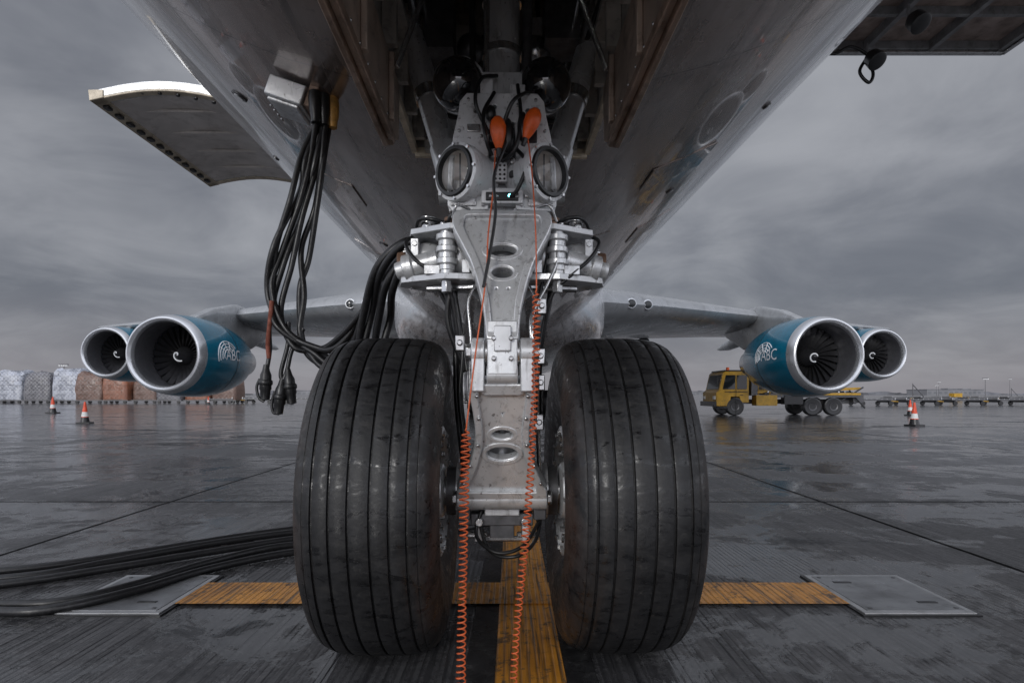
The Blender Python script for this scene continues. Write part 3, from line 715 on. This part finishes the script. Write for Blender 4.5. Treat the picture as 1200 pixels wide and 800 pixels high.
def bung(x,y,z,ax):
    b=B(); b.lathe([(-.062,0),(-.056,.012),(-.03,.022),(.0,.030),(.025,.031),(.045,.025),(.058,.014),(.062,0)],(x,y,z),ax,M['orange'],28)
    b.lathe([(-.085,0),(-.085,.009),(-.055,.010),(-.055,0)],(x,y,z),ax,M['black'],16)
    b.fin('lockpin_knob',G)
bung(-.015,-.245,1.985,(-.05,-.05,1)); bung(.108,-.245,2.02,(.38,-.05,1))
b=B(); b.sph((.022,-.22,1.99),.036,M['black'],(.6,.8,1.7)); b.sph((.078,-.22,2.02),.034,M['black'],(.6,.8,1.7)); b.sph((-.045,-.2,2.08),.024,M['black'],(.9,.8,1.3)); b.fin('headset_plug',G)
for s_ in (-1,1):
    b=B(); c_=Vector((s_*.180,.02,2.30))
    b.sph(c_+Vector((0,-.04,-.02)),.106,M['dome'],seg=36)
    b.lathe([(-.14,0),(-.13,.06),(-.07,.100),(-.03,.112),(-.015,.112),(-.01,.100)],c_,(s_*.25,-1,-.35),g,40)
    b.cyl(c_+Vector((0,.05,0)),(s_*.06,.06,2.30),.03,g,seg=16)
    b.fin('landing_lamp',G)
b=B()
for s_ in (-1,1):
    b.cyl((s_*.22,.22,1.98),(s_*.56,.42,3.15),.058,g,seg=28); b.cyl((s_*.23,.225,2.02),(s_*.26,.245,2.13),.070,g,seg=28); b.cyl((s_*.33,.285,2.36),(s_*.345,.295,2.41),.066,M['steel'],seg=28)
    b.cyl((s_*.12,.1,1.92),(s_*.25,.23,2.0),.05,g,seg=24); b.box((s_*.235,.2,1.93),(.09,.1,.10),g)
b.cyl((-.28,.2,1.9),(.28,.2,1.9),.045,g,seg=24)
b.box((0,.10,2.05),(.30,.14,.12),g)
b.cyl((-.06,-.04,2.25),(-.06,-.06,3.6),.016,M['steel'],seg=12); b.cyl((.10,-.02,2.2),(.12,-.02,3.4),.02,M['dsteel'],seg=12); b.cyl((-.12,.0,2.2),(-.13,.0,3.4),.014,M['black'],seg=12)
for zz in (2.40,2.62,2.9): b.lathe([(zz,.074),(zz,.082),(zz+.03,.082),(zz+.03,.074)],(0,0,0),(0,0,1),M['steel'],32)
b.box((.28,.35,2.75),(.16,.2,.22),M['dsteel']); b.box((-.3,.45,2.8),(.14,.2,.3),M['dsteel']); b.sph((.16,.4,2.65),.08,M['steel']); b.sph((-.15,.45,2.7),.07,M['dsteel'])
b.fin('drag_brace',G,smooth=40)
tube('hydraulic_hose',[
 [(-.13,-.12,1.74),(-.20,-.16,1.70),(-.21,-.10,1.62),(-.19,-.06,1.42),(-.16,-.08,1.25),(-.14,-.10,1.1)],
 [(.12,-.12,1.74),(.17,-.18,1.70),(.19,-.17,1.63),(.16,-.14,1.45),(.13,-.16,1.3),(.13,-.14,1.1),(.14,-.1,.9),(.15,-.08,.68)],
 [(-.15,-.08,1.7),(-.19,-.02,1.4),(-.16,-.05,1.2),(-.17,-.08,1.0),(-.15,-.1,.8),(-.16,-.1,.65)],
 [(-.05,-.20,2.0),(-.10,-.24,2.1),(-.08,-.22,2.2),(-.02,-.15,2.25)],
 [(.05,-.20,1.95),(.09,-.25,1.87),(.06,-.24,1.78),(.03,-.20,1.76)],
 [(.0,-.19,1.9),(.05,-.24,1.93),(.07,-.23,2.05),(.06,-.18,2.2)],
 [(-.04,-.20,1.92),(-.06,-.25,1.96),(-.07,-.24,2.06),(-.03,-.2,2.16)],
 [(-.02,-.19,1.95),(.03,-.26,2.08),(.08,-.23,2.14),(.12,-.12,2.2),(.14,0,2.3)],
 [(-.08,-.10,.55),(-.10,-.14,.45),(-.02,-.20,.40),(.08,-.18,.42),(.15,-.1,.50)],
 [(-.10,-.08,.53),(-.05,-.16,.40),(.05,-.2,.385),(.13,-.14,.43),(.16,-.06,.52)],
 [(-.34,-.05,1.66),(-.38,-.12,1.60),(-.33,-.17,1.52),(-.25,-.17,1.47),(-.2,-.14,1.40),(-.17,-.1,1.2)],
 [(.34,-.05,1.66),(.385,-.12,1.61),(.34,-.17,1.53),(.26,-.18,1.46),(.19,-.16,1.38),(.15,-.1,1.15)],
 [(-.2,-.1,1.68),(-.27,-.14,1.69),(-.33,-.10,1.70),(-.36,.02,1.68)],[(.2,-.1,1.68),(.27,-.14,1.70),(.33,-.10,1.70),(.38,.05,1.68)],
],.0075,M['rubber2'],G)
tube('loom',[
 [(-.30,.10,1.60),(-.26,.06,1.45),(-.20,.04,1.3),(-.19,.03,1.0),(-.16,.02,.7)],
 [(-.27,.08,1.60),(-.23,.02,1.42),(-.17,.0,1.25),(-.175,.01,1.0),(-.14,.0,.7)],
 [(-.24,.05,1.60),(-.21,-.04,1.46),(-.22,-.03,1.3),(-.15,.0,1.1)],
 [(.22,.08,1.6),(.20,.02,1.4),(.16,.0,1.2),(.15,.0,.9)]],.013,M['rubber2'],G)
tube('brake_pipe',[[(.20,-.18,1.62),(.21,-.2,1.52),(.17,-.22,1.42),(.12,-.26,1.32),(.11,-.30,1.22),(.13,-.28,1.1),(.14,-.2,.9),(.15,-.15,.7)],
 [(-.12,-.17,1.72),(-.17,-.22,1.72),(-.19,-.20,1.68)],[(.13,-.17,1.73),(.18,-.21,1.725),(.21,-.19,1.67)],
 [(.10,-.16,1.44),(.13,-.2,1.36),(.105,-.27,1.27),(.12,-.27,1.05),(.13,-.2,.85)],[(-.1,-.16,1.44),(-.13,-.18,1.36),(-.12,-.2,1.2),(-.13,-.18,.95)]],.0055,M['steel'],G)
b=B()
for zz,xx in ((1.15,.145),(1.05,.145),(1.2,-.16),(.9,.14),(1.34,.15)):
    b.box((xx,-.2,zz),(.035,.05,.06),M['steel']); b.cyl((xx,-.24,zz),(xx,-.225,zz),.012,M['steel'],seg=8)
b.fin('hose_clamp',G,bevel=.004)

def sup(w,zb,zt_,y,n=40,p=.62):
    o=[]; zc=(zb+zt_)/2; hz=(zt_-zb)/2
    for k in range(n):
        a=2*math.pi*k/n; ca,sa=math.cos(a),math.sin(a)
        o.append((math.copysign(abs(ca)**p,ca)*w,y,zc+math.copysign(abs(sa)**p,sa)*hz))
    return o
b=B()
b.loft([sup(w,zb,5.2,y) for y,w,zb in ((11.5,1.2,2.9),(12.5,2.0,2.42),(14,2.75,2.16),(16,3.25,2.0),(19,3.5,1.95),(28,3.55,1.95),(32,3.4,2.1),(35,2.8,2.4),(37,1.6,2.8))],M['fair'])
b.fin('belly_fairing',A)
def airfoil(X,le,ch,zc,th,n=14,tw=0):
    up=[];lo=[]
    for k in range(n+1):
        s_=(1-math.cos(math.pi*k/n))/2; tt=5*th*(.2969*math.sqrt(s_)-.126*s_-.3516*s_**2+.2843*s_**3-.1015*s_**4)
        up.append((X,le+ch*s_,zc+ch*(tt*1.05)-ch*s_*tw)); lo.append((X,le+ch*s_,zc-ch*tt*.85-ch*s_*tw))
    return up+lo[::-1][1:-1]
for s_ in (-1,1):
    b=B()
    secs=[airfoil(s_*2.4,15.6,15.5,3.85,.125),airfoil(s_*3.4,16.5,14.5,3.95,.125),airfoil(s_*6,18.8,12.3,4.15,.115),airfoil(s_*11.7,23.6,9.2,4.42,.105),airfoil(s_*16.5,27.6,7.4,4.62,.10),airfoil(s_*20.8,31.2,6.0,4.85,.095),airfoil(s_*24.3,34.2,4.6,5.05,.09),airfoil(s_*24.9,35.0,3.2,5.08,.07)]
    b.loft(secs,M['wing'])
    for (X,le,z_) in ((7.5,27.5,3.75),(14.2,31.5,4.2),(18,33.5,4.4)):
        b.lathe([(0,0),(.4,.16),(1.2,.3),(2.8,.3),(4.2,.14),(4.8,0)],(s_*X,le,z_),(0,1,-.06),M['wing'],20)
    b.fin('wing',A)
    b=B()
    for (X,le,z_) in ((4.4,17.37,4.04),(5.1,17.98,4.09)):
        b.lathe([(0,0),(0,.15),(.03,.18),(.1,.19)],(s_*X,le-.02,z_),(0,1,0),M['lip'],24)
        b.lathe([(-.02,0),(-.015,.12),(-.002,.14)],(s_*X,le-.02,z_),(0,1,0),M['glassd'],24)
    b.fin('wing_landing_light',A)
def engine(X,Y,Z,s_,logo):
    E=bpy.data.objects.new('engine',None); COL.objects.link(E); E.parent=A; E.location=(X,Y,Z); E.rotation_euler=(0,0,s_*math.radians(1.5))
    b=B()
    pr=[(1.45,1.17),(.9,1.165),(.45,1.13),(.25,1.115),(.12,1.125),(.04,1.165),(0,1.22),(.02,1.27),(.08,1.31),(.22,1.355),(.34,1.38),(.36,1.384),(.8,1.44),(1.4,1.48),(2.2,1.485),(3.0,1.43),(3.8,1.30),(4.4,1.16),(4.38,1.10)]
    def mf(j): return M['barrel'] if j<3 else (M['lip'] if j<11 else M['blue'])
    b.lathe(pr,(0,0,0),(0,1,0),M['lip'],72,mf)
    b.lathe([(2.45,1.478),(2.45,1.484),(2.475,1.484),(2.475,1.476)],(0,0,0),(0,1,0),M['black'],72)
    b.lathe([(4.0,1.0),(4.6,.92),(5.6,.70),(6.1,.58),(6.1,.52),(5.9,.5)],(0,0,0),(0,1,0),M['steel'],48)
    b.lathe([(5.7,.38),(6.2,.34),(7.0,.1),(7.15,0)],(0,0,0),(0,1,0),M['brown'],32)
    b.lathe([(1.5,1.18),(1.5,.3)],(0,0,0),(0,1,0),M['black'],48)
    b.lathe([(3.9,1.12),(3.9,.9)],(0,0,0),(0,1,0),M['black'],48)
    b.fin('nacelle',E,smooth=30)
    b=B()
    b.lathe([(.85,0),(.88,.05),(1.0,.15),(1.2,.27),(1.4,.36),(1.45,.37)],(0,0,0),(0,1,0),M['dark'],40)
    for k in range(26):
        a=2*math.pi*k/26; rows=[]
        for j in range(7):
            r_=.34+j*(.82/6); tw=.5+.9*j/6; hw=.07+.03*j/6; aa=a-.12*(j/6)
            ring_=[]
            for e in (-1,1):
                off=hw*e; du=off*math.sin(tw); dy=off*math.cos(tw)
                ring_.append((r_*math.cos(aa)-du*math.sin(aa),1.36+dy,r_*math.sin(aa)+du*math.cos(aa)))
            rows.append(ring_)
        b.loft(rows,M['dark'],False,False)
    b.fin('fan',E,smooth=60,recalc=False)
    pts=[]
    for k in range(40):
        f=k/39; r_=.04+.17*f; a=f*5.2
        pts.append((r_*math.cos(a),.85+(.03*min(1,r_/.05))+max(0,(r_-.05))*1.3-.04,r_*math.sin(a)))
    tube('spinner_spiral',[pts],.026,M['decal'],E,False)
    b=B()
    prof=[(1.6,1.42),(3.2,2.0),(5.2,2.45),(9.5,2.3),(8.6,1.4),(6.6,.65),(4.0,1.0)]
    rings=[]
    for (dx,sc) in ((-.22,.9),(-.16,1),(.16,1),(.22,.9)):
        cy_=5;cz_=1.6
        rings.append([(dx,cy_+(p[0]-cy_)*sc,cz_+(p[1]-cz_)*sc) for p in prof])
    b.loft(rings,M['wing']); b.fin('pylon',E,bevel=.04)
    if logo:
        side=-s_
        def wrap(u,v):
            yy=1.75+side*u; R_=1.495
            for i in range(11,len(pr)-1):
                if pr[i][0]<=yy<=pr[i+1][0]:
                    f=(yy-pr[i][0])/(pr[i+1][0]-pr[i][0]); R_=pr[i][1]*(1-f)+pr[i+1][1]*f+.012; break
            a=v/R_
            return (side*R_*math.cos(a),yy,R_*math.sin(a))
        cu=bpy.data.curves.new('t','FONT'); cu.body='ABC'; cu.size=.60; cu.align_x='CENTER'; cu.extrude=0; cu.resolution_u=3
        ob=tomesh(cu,'cowl_lettering',M['decal'],E)
        bm=bmesh.new(); bm.from_mesh(ob.data); bmesh.ops.triangulate(bm,faces=bm.faces)
        bmesh.ops.subdivide_edges(bm,edges=bm.edges,cuts=1)
        for v in bm.verts: v.co=Vector(wrap(v.co.x+.30,v.co.y-.12))
        bm.to_mesh(ob.data); bm.free()
        arcs=[]
        for rr in (.56,.46,.34,.24):
            arcs.append([wrap(-.10+rr*math.cos(a)*1.25,.02+rr*math.sin(a)) for a in [math.radians(35+k*14) for k in range(13)]])
        for q in (60,95,130): arcs.append([wrap(-.10+rr*math.cos(math.radians(q+rr*30))*1.25,.02+rr*math.sin(math.radians(q+rr*30))) for rr in (.2,.3,.4,.5,.56)])
        tube('cowl_emblem',arcs,.018,M['decal'],E,False,1)
for s_ in (-1,1):
    engine(s_*11.55,18.2,2.40,s_,True); engine(s_*20.6,29.1,3.20,s_,False)
b=B()
for s_ in (-1,1):
    b.loft([airfoil(s_*1.0,52,9,7.2,.09),airfoil(s_*11,60,3,8.2,.08)],M['wing'])
def finsec(z,le,ch,th): return [(q[2]-0,q[1],z) for q in airfoil(0,le,ch,0,th)]
b.loft([finsec(8.5,47,14,.09),finsec(19,58,4.5,.08)],M['skin'])
b.fin('tailplane',A)
for (X,Y) in ((-5.4,26.5),(5.4,26.5),(-1.9,29.5),(1.9,29.5)):
    E=bpy.data.objects.new('main_gear',None); COL.objects.link(E); E.parent=A; E.location=(X,Y,0)
    b=B(); b.cyl((0,0,.62),(0,0,3.4),.16,g,seg=24); b.cyl((0,-.75,.62),(0,.75,.62),.13,g,seg=20)
    for dy in (-.75,.75): b.cyl((-.55,dy,.62),(.55,dy,.62),.08,M['steel'],seg=16)
    b.cyl((0,0,1.2),(0,1.5,3.0),.08,g,seg=16); b.fin('leg',E)
    for dx in (-.55,.55):
        for dy in (-.75,.75): wheel('wheel',E,(dx,dy,.608))

# open side cargo door
b=B()
def dz(f): return 3.97+.10*math.sin(f*math.pi)-.02*f
N=10; y0_,y1_=3.58,6.05; W_=1.36
prof=[(-2.75-W_*k/N,dz(k/N)) for k in range(N+1)]
poly=prof+[(x,z_+.09) for x,z_ in reversed(prof)]
b.prism(poly,'y',y0_,y1_,M['gear'])
pl=[(-2.9-1.12*k/N,dz((.15+1.12*k/N)/W_)-.004) for k in range(N+1)]; b.prism(pl+[(x,z_+.02) for x,z_ in reversed(pl)],'y',y0_+.12,y1_-.12,M['panel'])
pf=[(x,z_-.012) for x,z_ in prof]
b.prism([pf[-1],pf[-2],(pf[-2][0],pf[-2][1]+.08),(pf[-1][0]-.012,pf[-1][1]+.11)],'y',y0_-.012,y1_+.012,M['tan'])
for yy in (y0_,y1_-.09): b.prism(pf+[(x,z_+.03) for x,z_ in reversed(pf)],'y',yy,yy+.09,M['tan'])
for k in range(12): b.box((-4.03,y0_+.15+k*.19,3.94),(.06,.08,.03),M['black'])
for k in range(7): b.cyl((-2.9-k*.18,y0_+.04,dz(k*.13)-.025),(-2.9-k*.18,y0_+.04,dz(k*.13)),.02,M['black'],seg=10)
for k in range(4): b.box((-3.45,y0_+.4+k*.52,4.033),(1.0,.025,.03),M['panel'])
b.fin('cargo_door',A,bevel=.006)
b=B()
for yy in (3.9,5.6): b.cyl((-2.75,yy,4.2),(-3.5,yy,4.09),.025,M['steel'],seg=12)
b.fin('cargo_door_strut',A)
b=B()
def onb(phi,y):
    r_,zc=fus(y); p=math.radians(phi); return Vector((r_*math.sin(p),y,zc-r_*math.cos(p))),Vector((math.sin(p),0,-math.cos(p)))
for (p_,y_,rr) in ((-30,1.2,.05),(27,2.6,.04),(34,1.5,.03),(-24,4.2,.05),(20,5.0,.06),(-38,2.8,.03),(-16,7,.07)):
    q,nn=onb(p_,y_); b.cyl(q-nn*.02,q+nn*.008,rr,M['dsteel'],seg=20); b.cyl(q,q+nn*.012,rr*.6,M['steel'],seg=16)
for (p_,y_) in ((14,4.6),(-12,8.6)):
    q,nn=onb(p_,y_); b.box(q+nn*.07,(.02,.22,.16),M['gearw'])
for (p_,y_,a_,w_) in ((-24,2.4,.5,.34),(24,1.9,.42,.5),(30,4.0,.6,.4),(-31,5.4,.5,.5),(17,3.4,.3,.26)):
    q,nn=onb(p_,y_); rt=(0,-math.radians(p_),0)
    b.box(q+nn*-.004,(w_,a_,.012),M['skin'],rot=rt)
b.fin('belly_fitting',A,bevel=.003)
b=B()
q,nn=onb(-18.6,.62); rt=(0,math.radians(18.6),0)
b.box(q+nn*.05+Vector((-.04,0,0)),(.19,.24,.10),M['gear'],rot=rt); b.box(q+nn*.108+Vector((-.04,-.0,0)),(.16,.2,.018),M['gear'],rot=rt)
b.box(q+nn*.07+Vector((.09,0,0)),(.05,.20,.12),M['dedge'],rot=rt)
for k in range(4): b.cyl(q+nn*.11+Vector((-.10,-.08+.05*k,0)),q+nn*.125+Vector((-.10,-.08+.05*k,0)),.008,M['steel'],seg=8)
b.fin('power_receptacle',A,bevel=.006)

# ================================================================= GROUND POWER CABLES
E=bpy.data.objects.new('ground_power_cable',None); COL.objects.link(E)
b=B()
for k in range(3):
    X=-.99+.035*k; b.lathe([(0,0),(0,.03),(.04,.034),(.10,.030),(.13,.022),(.16,.02),(.16,0)],(X,3.0+.03*k,2.52),(.05,-.1,-1),M['brass'] if k==2 else M['black'],20)
b.fin('plug',E,smooth=40)
rj=lambda a:random.uniform(-a,a)
base1=[(-.975,3.02,2.38),(-1.03,2.98,2.18),(-1.085,2.96,1.98),(-1.15,2.95,1.72),(-1.18,2.94,1.50),(-1.12,2.93,1.33),(-.98,2.92,1.23),(-.80,2.86,1.25),(-.65,2.78,1.47),(-.53,2.70,1.62),(-.38,2.62,1.66)]
base2=[(-.945,3.05,2.38),(-.97,3.02,2.15),(-1.00,3.0,1.95),(-1.05,3.0,1.72),(-1.03,2.98,1.50),(-1.06,2.96,1.34),(-1.0,2.95,1.22),(-.86,2.90,1.17),(-.74,2.86,1.32),(-.60,2.75,1.55),(-.40,2.62,1.64)]
base3=[(-.96,3.03,2.38),(-1.0,3.0,2.15),(-1.06,3.0,1.9),(-1.12,2.97,1.65),(-1.16,2.96,1.42),(-1.07,2.94,1.25),(-.92,2.92,1.18),(-.84,2.9,1.10),(-.80,3.0,.9)]
P=[]
for bs,cnt in ((base1,3),(base2,2),(base3,2)):
    for k in range(cnt): P.append([(p[0]+(rj(.034) if 0<i<len(bs)-1 else rj(.012)),p[1]+rj(.03),p[2]+(rj(.035) if 0<i<len(bs)-1 else 0)) for i,p in enumerate(bs)])
tube('hanging_cable',P,.0145,M['rubber2'],E)
P=[]
for k,(o,q) in enumerate(((0,0),(.03,.04),(.085,.0),(.13,.06))):
    P.append([(-.36,2.60-q,1.64-.012*k),(-.46+o*.15,2.60-q,1.67-o*.6),(-.59+o*.5,2.63,1.57-o*.8),(-.67+o*.8,2.72+q,1.40-o*.3),(-.72+o*.9,2.80,1.22),(-.74+o,2.9,1.05),(-.66+o,3.05,.7),(-.6+o,3.2,.3),(-.7+o,3.5,.03)])
tube('hanging_hose',P,.0175,M['rubber2'],E)
tube('loose_tail',[[(-1.16,2.93,1.44),(-1.185,2.92,1.34),(-1.18,2.91,1.22),(-1.195,2.9,1.10)],[(-1.03,2.95,1.33),(-1.08,2.93,1.22),(-1.10,2.92,1.12),(-1.12,2.91,1.06)],[(-1.1,2.94,1.36),(-1.10,2.93,1.25),(-1.13,2.92,1.1),(-1.09,2.92,1.06)]],.011,M['rubber2'],E)
tube('strap',[[(-1.17,2.91,1.46),(-1.175,2.90,1.36),(-1.185,2.90,1.26),(-1.18,2.90,1.18)]],.011,M['strap'],E)
b=B()
for (p,ax) in (((-1.195,2.9,1.10),(-.03,0,-1)),((-1.125,2.91,1.03),(-.12,0,-1)),((-1.09,2.92,1.08),(.12,0,-1))):
    b.lathe([(-.05,.012),(-.02,.018),(.0,.026),(.07,.028),(.075,.024),(.12,.022),(.125,.0)],p,ax,M['black'],20)
    b.lathe([(.025,.029),(.03,.033),(.045,.033),(.05,.029)],p,ax,M['rubber2'],20)
b.fin('connector',E,smooth=40)
tube('connector_handle',[[(-1.22,2.89,1.08),(-1.235,2.89,1.04),(-1.225,2.89,.99),(-1.2,2.89,.97)],[(-1.15,2.9,1.02),(-1.165,2.9,.97),(-1.16,2.9,.92),(-1.13,2.9,.91)]],.007,M['black'],E)
g0=[[(-4.2,2.75,.03),(-3.3,3.0,.03),(-2.62,3.22,.03),(-2.35,3.50,.03),(-1.95,3.95,.03),(-1.45,4.30,.03),(-.95,4.42,.03),(-.5,4.3,.03),(-.1,4.6,.03)],
    [(-4.3,2.60,.03),(-3.2,2.85,.03),(-2.60,3.10,.03),(-2.25,3.38,.03),(-1.85,3.74,.03),(-1.4,4.10,.03),(-.95,4.22,.03),(-.4,4.5,.03)],
    [(-4.3,2.3,.03),(-3.1,2.62,.03),(-2.55,2.78,.03),(-2.15,2.80,.034),(-1.92,3.02,.045),(-1.78,3.45,.032),(-1.5,3.85,.03),(-1.0,4.02,.03),(-.4,4.2,.03)],
    [(-4.3,2.2,.03),(-3.1,2.52,.03),(-2.5,2.69,.03),(-2.12,2.70,.034),(-1.86,2.93,.045),(-1.70,3.34,.032),(-1.4,3.68,.03),(-1.0,3.86,.03),(-.4,4.0,.03)],
    [(-4.3,2.9,.03),(-3.3,3.15,.03),(-2.7,3.38,.03),(-2.3,3.72,.03),(-1.8,4.2,.03),(-1.3,4.52,.03),(-.9,4.60,.03),(-.6,4.2,.03),(-.7,3.5,.03)]]
tube('ground_cable',[[(p[0],p[1],p[2]-.004) for p in q] for q in g0],.022,M['rubber2'],E)

def coil(name,straight,coilpts,cr,pitch,wr):
    pts=[Vector(p) for p in catmull(straight,8)]
    C=catmull(coilpts,14)
    L=[0]
    for i in range(1,len(C)): L.append(L[-1]+(C[i]-C[i-1]).length)
    tot=L[-1]; n=int(tot/pitch*11); j=0
    for k in range(n+1):
        s_=tot*k/n
        while j<len(L)-2 and L[j+1]<s_: j+=1
        f=(s_-L[j])/(L[j+1]-L[j]); p=C[j].lerp(C[j+1],f); d=(C[j+1]-C[j]).normalized()
        e1=d.cross(Vector((1,0,0))).normalized(); e2=d.cross(e1); a=2*math.pi*s_/pitch+.8*math.sin(s_*13)
        rr=cr*min(1,k/12)*(1+.10*math.sin(s_*9)+.06*math.sin(s_*31))
        pts.append(p+(e1*math.cos(a)+e2*math.sin(a))*rr)
    return tube(name,[pts],wr,M['cord'],None,False,2)
coil('coiled_cord',[(-.062,2.220,1.91),(-.070,2.20,1.75),(-.085,2.14,1.58),(-.092,2.10,1.41),(-.122,2.05,1.17),(-.150,2.02,.93),(-.154,2.02,.89)],
     [(-.154,2.02,.89),(-.160,2.01,.70),(-.163,2.0,.46),(-.168,1.99,.2),(-.170,1.98,.02)],.0135,.0195,.0029)
coil('coiled_cord',[(.060,2.220,1.95),(.074,2.18,1.80),(.084,2.12,1.58),(.086,2.10,1.40),(.086,2.10,1.37)],
     [(.086,2.10,1.37),(.084,2.08,1.15),(.076,2.06,.95),(.062,2.03,.72),(.045,2.0,.52),(.018,1.99,.25),(.003,1.98,.02)],.0115,.0195,.0027)
tube('headset_lead',[[(-.02,2.20,1.93),(-.065,2.18,1.8),(-.060,2.16,1.66),(-.080,2.12,1.50),(-.10,2.09,1.38)]],.006,M['rubber2'],None)

# ================================================================= BOARDING STAIRS
E=bpy.data.objects.new('boarding_stairs',None); COL.objects.link(E)
b=B(); D=mat('stairs_grey_paint',(.24,.24,.245),.5,.3,.2,6,.5)
zp=5.0
b.box((4.45,5.3,zp+.06),(2.35,3.1,.03),mat('platform_deck',(.34,.27,.24),.6,.2,.3,4,.5))
for xx in (3.3,4.05,4.8,5.6): b.box((xx,5.3,zp),(.06,3.14,.12),D)
for k in range(6): b.box((4.45,3.8+k*.61,zp-.0),(2.35,.05,.09),D)
b.box((4.45,6.88,zp-.0),(2.42,.07,.16),M['steel']); b.box((5.66,5.3,zp),(.05,3.2,.16),M['steel'])
for (xx,yy) in ((5.62,6.8),(5.62,5.3),(5.62,3.8),(3.4,3.8)): b.cyl((xx,yy,zp),(xx,yy,zp+1.1),.025,M['steel'],seg=8)
b.cyl((5.62,6.8,zp+1.1),(5.62,3.8,zp+1.1),.025,M['steel'],seg=8); b.cyl((5.62,6.8,zp+.6),(5.62,3.8,zp+.6),.02,M['steel'],seg=8)
b.fin('platform',E,bevel=.004)
b=B()
for (xx) in (3.9,5.5):
    b.cyl((xx,3.75,.4),(xx,3.75,zp),.07,D,seg=10)
    b.box((xx,.9,2.7),(.08,7.3,.2),D,rot=(math.radians(38),0,0))
for k in range(22): b.box((4.7,3.7-k*.26,4.95-k*.205),(1.6,.27,.03),M['steel'])
b.box((4.7,.6,.5),(2.0,7.4,.2),M['white'])
for xx in (3.8,5.6):
    for yy in (-1.8,3.0): b.cyl((xx-.12,yy,.38),(xx+.12,yy,.38),.38,M['black'],seg=24)
b.fin('flight',E)
b=B()
for (xx,yy,zz) in ((3.98,6.7,4.80),(3.98,6.0,4.78)):
    b.cyl((xx,yy,zz+.14),(xx,yy,zz),.015,D,seg=8); b.lathe([(0,0),(0,.05),(.05,.09),(.16,.10),(.17,.08),(.17,0)],(xx,yy-.05,zz-.02),(.2,-.6,-.8),M['black'],24)
tube('lamp_lead',[[(3.4,6.6,4.9),(3.6,6.7,4.82),(3.8,6.7,4.9),(3.98,6.7,4.82)],[(3.98,6.7,4.8),(4.05,6.7,4.6),(4.0,6.7,4.5),(3.9,6.7,4.62),(3.98,6.7,4.78)]],.018,M['black'],E)
b.fin('work_lamp',E)

# ================================================================= LIGHT
w=bpy.data.worlds.new('World'); S.world=w; t=NT(w)
sky=t.add('ShaderNodeTexSky',sky_type='NISHITA'); sky.sun_disc=False; sky.sun_elevation=math.radians(19); sky.sun_rotation=math.radians(199)
c=t.coord('Generated'); x,y,z=t.sep(c)
den=t.math('ADD',t.math('MAXIMUM',z,.0),.24)
cv=t.add('ShaderNodeCombineXYZ'); t.l.new(t.math('DIVIDE',x,den),cv.inputs[0]); t.l.new(t.math('DIVIDE',y,den),cv.inputs[1]); t.l.new(t.math('MULTIPLY',z,.8),cv.inputs[2])
n1=t.noise(cv.outputs[0],.7,3,.5,.7); n2=t.noise(cv.outputs[0],2.0,5,.58,.5)
n=t.math('ADD',t.math('MULTIPLY',n1,.64),t.math('MULTIPLY',n2,.36))
cc=t.mix(t.mapr(n,.36,.64,0,1,True),(.150,.160,.188),(.345,.355,.385))
cc=t.mix(t.mapr(z,.0,.14,.8,0),cc,(.255,.242,.268))
gain=t.math('ADD',t.mapr(y,.72,-.4,1.05,5.2,True),t.mapr(z,.62,1.0,0,1.2,True))
mm=t.add('ShaderNodeVectorMath',operation='SCALE'); t.l.new(cc,mm.inputs[0]); t.l.new(gain,mm.inputs['Scale'])
bg1=t.add('ShaderNodeBackground'); t.l.new(mm.outputs[0],bg1.inputs[0]); bg1.inputs[1].default_value=1
bg2=t.add('ShaderNodeBackground'); t.l.new(sky.outputs[0],bg2.inputs[0]); bg2.inputs[1].default_value=.05
ms=t.add('ShaderNodeMixShader'); ms.inputs[0].default_value=.94; t.l.new(bg2.outputs[0],ms.inputs[1]); t.l.new(bg1.outputs[0],ms.inputs[2])
o=t.add('ShaderNodeOutputWorld'); t.l.new(ms.outputs[0],o.inputs[0])
L=bpy.data.lights.new('sun','SUN'); L.energy=1.1; L.angle=math.radians(14); L.color=(1,.98,.95)
lo=bpy.data.objects.new('sun',L); COL.objects.link(lo)
d=Vector((.35,1,-.33)); lo.rotation_euler=d.to_track_quat('-Z','Y').to_euler()

cam=bpy.data.cameras.new('camera'); co=bpy.data.objects.new('camera',cam); COL.objects.link(co)
co.location=(0,0,1.005); co.rotation_euler=(math.radians(90),0,0)
cam.sensor_width=36; cam.lens=21; cam.shift_y=62/1200; cam.clip_start=.02; cam.clip_end=8000
S.camera=co
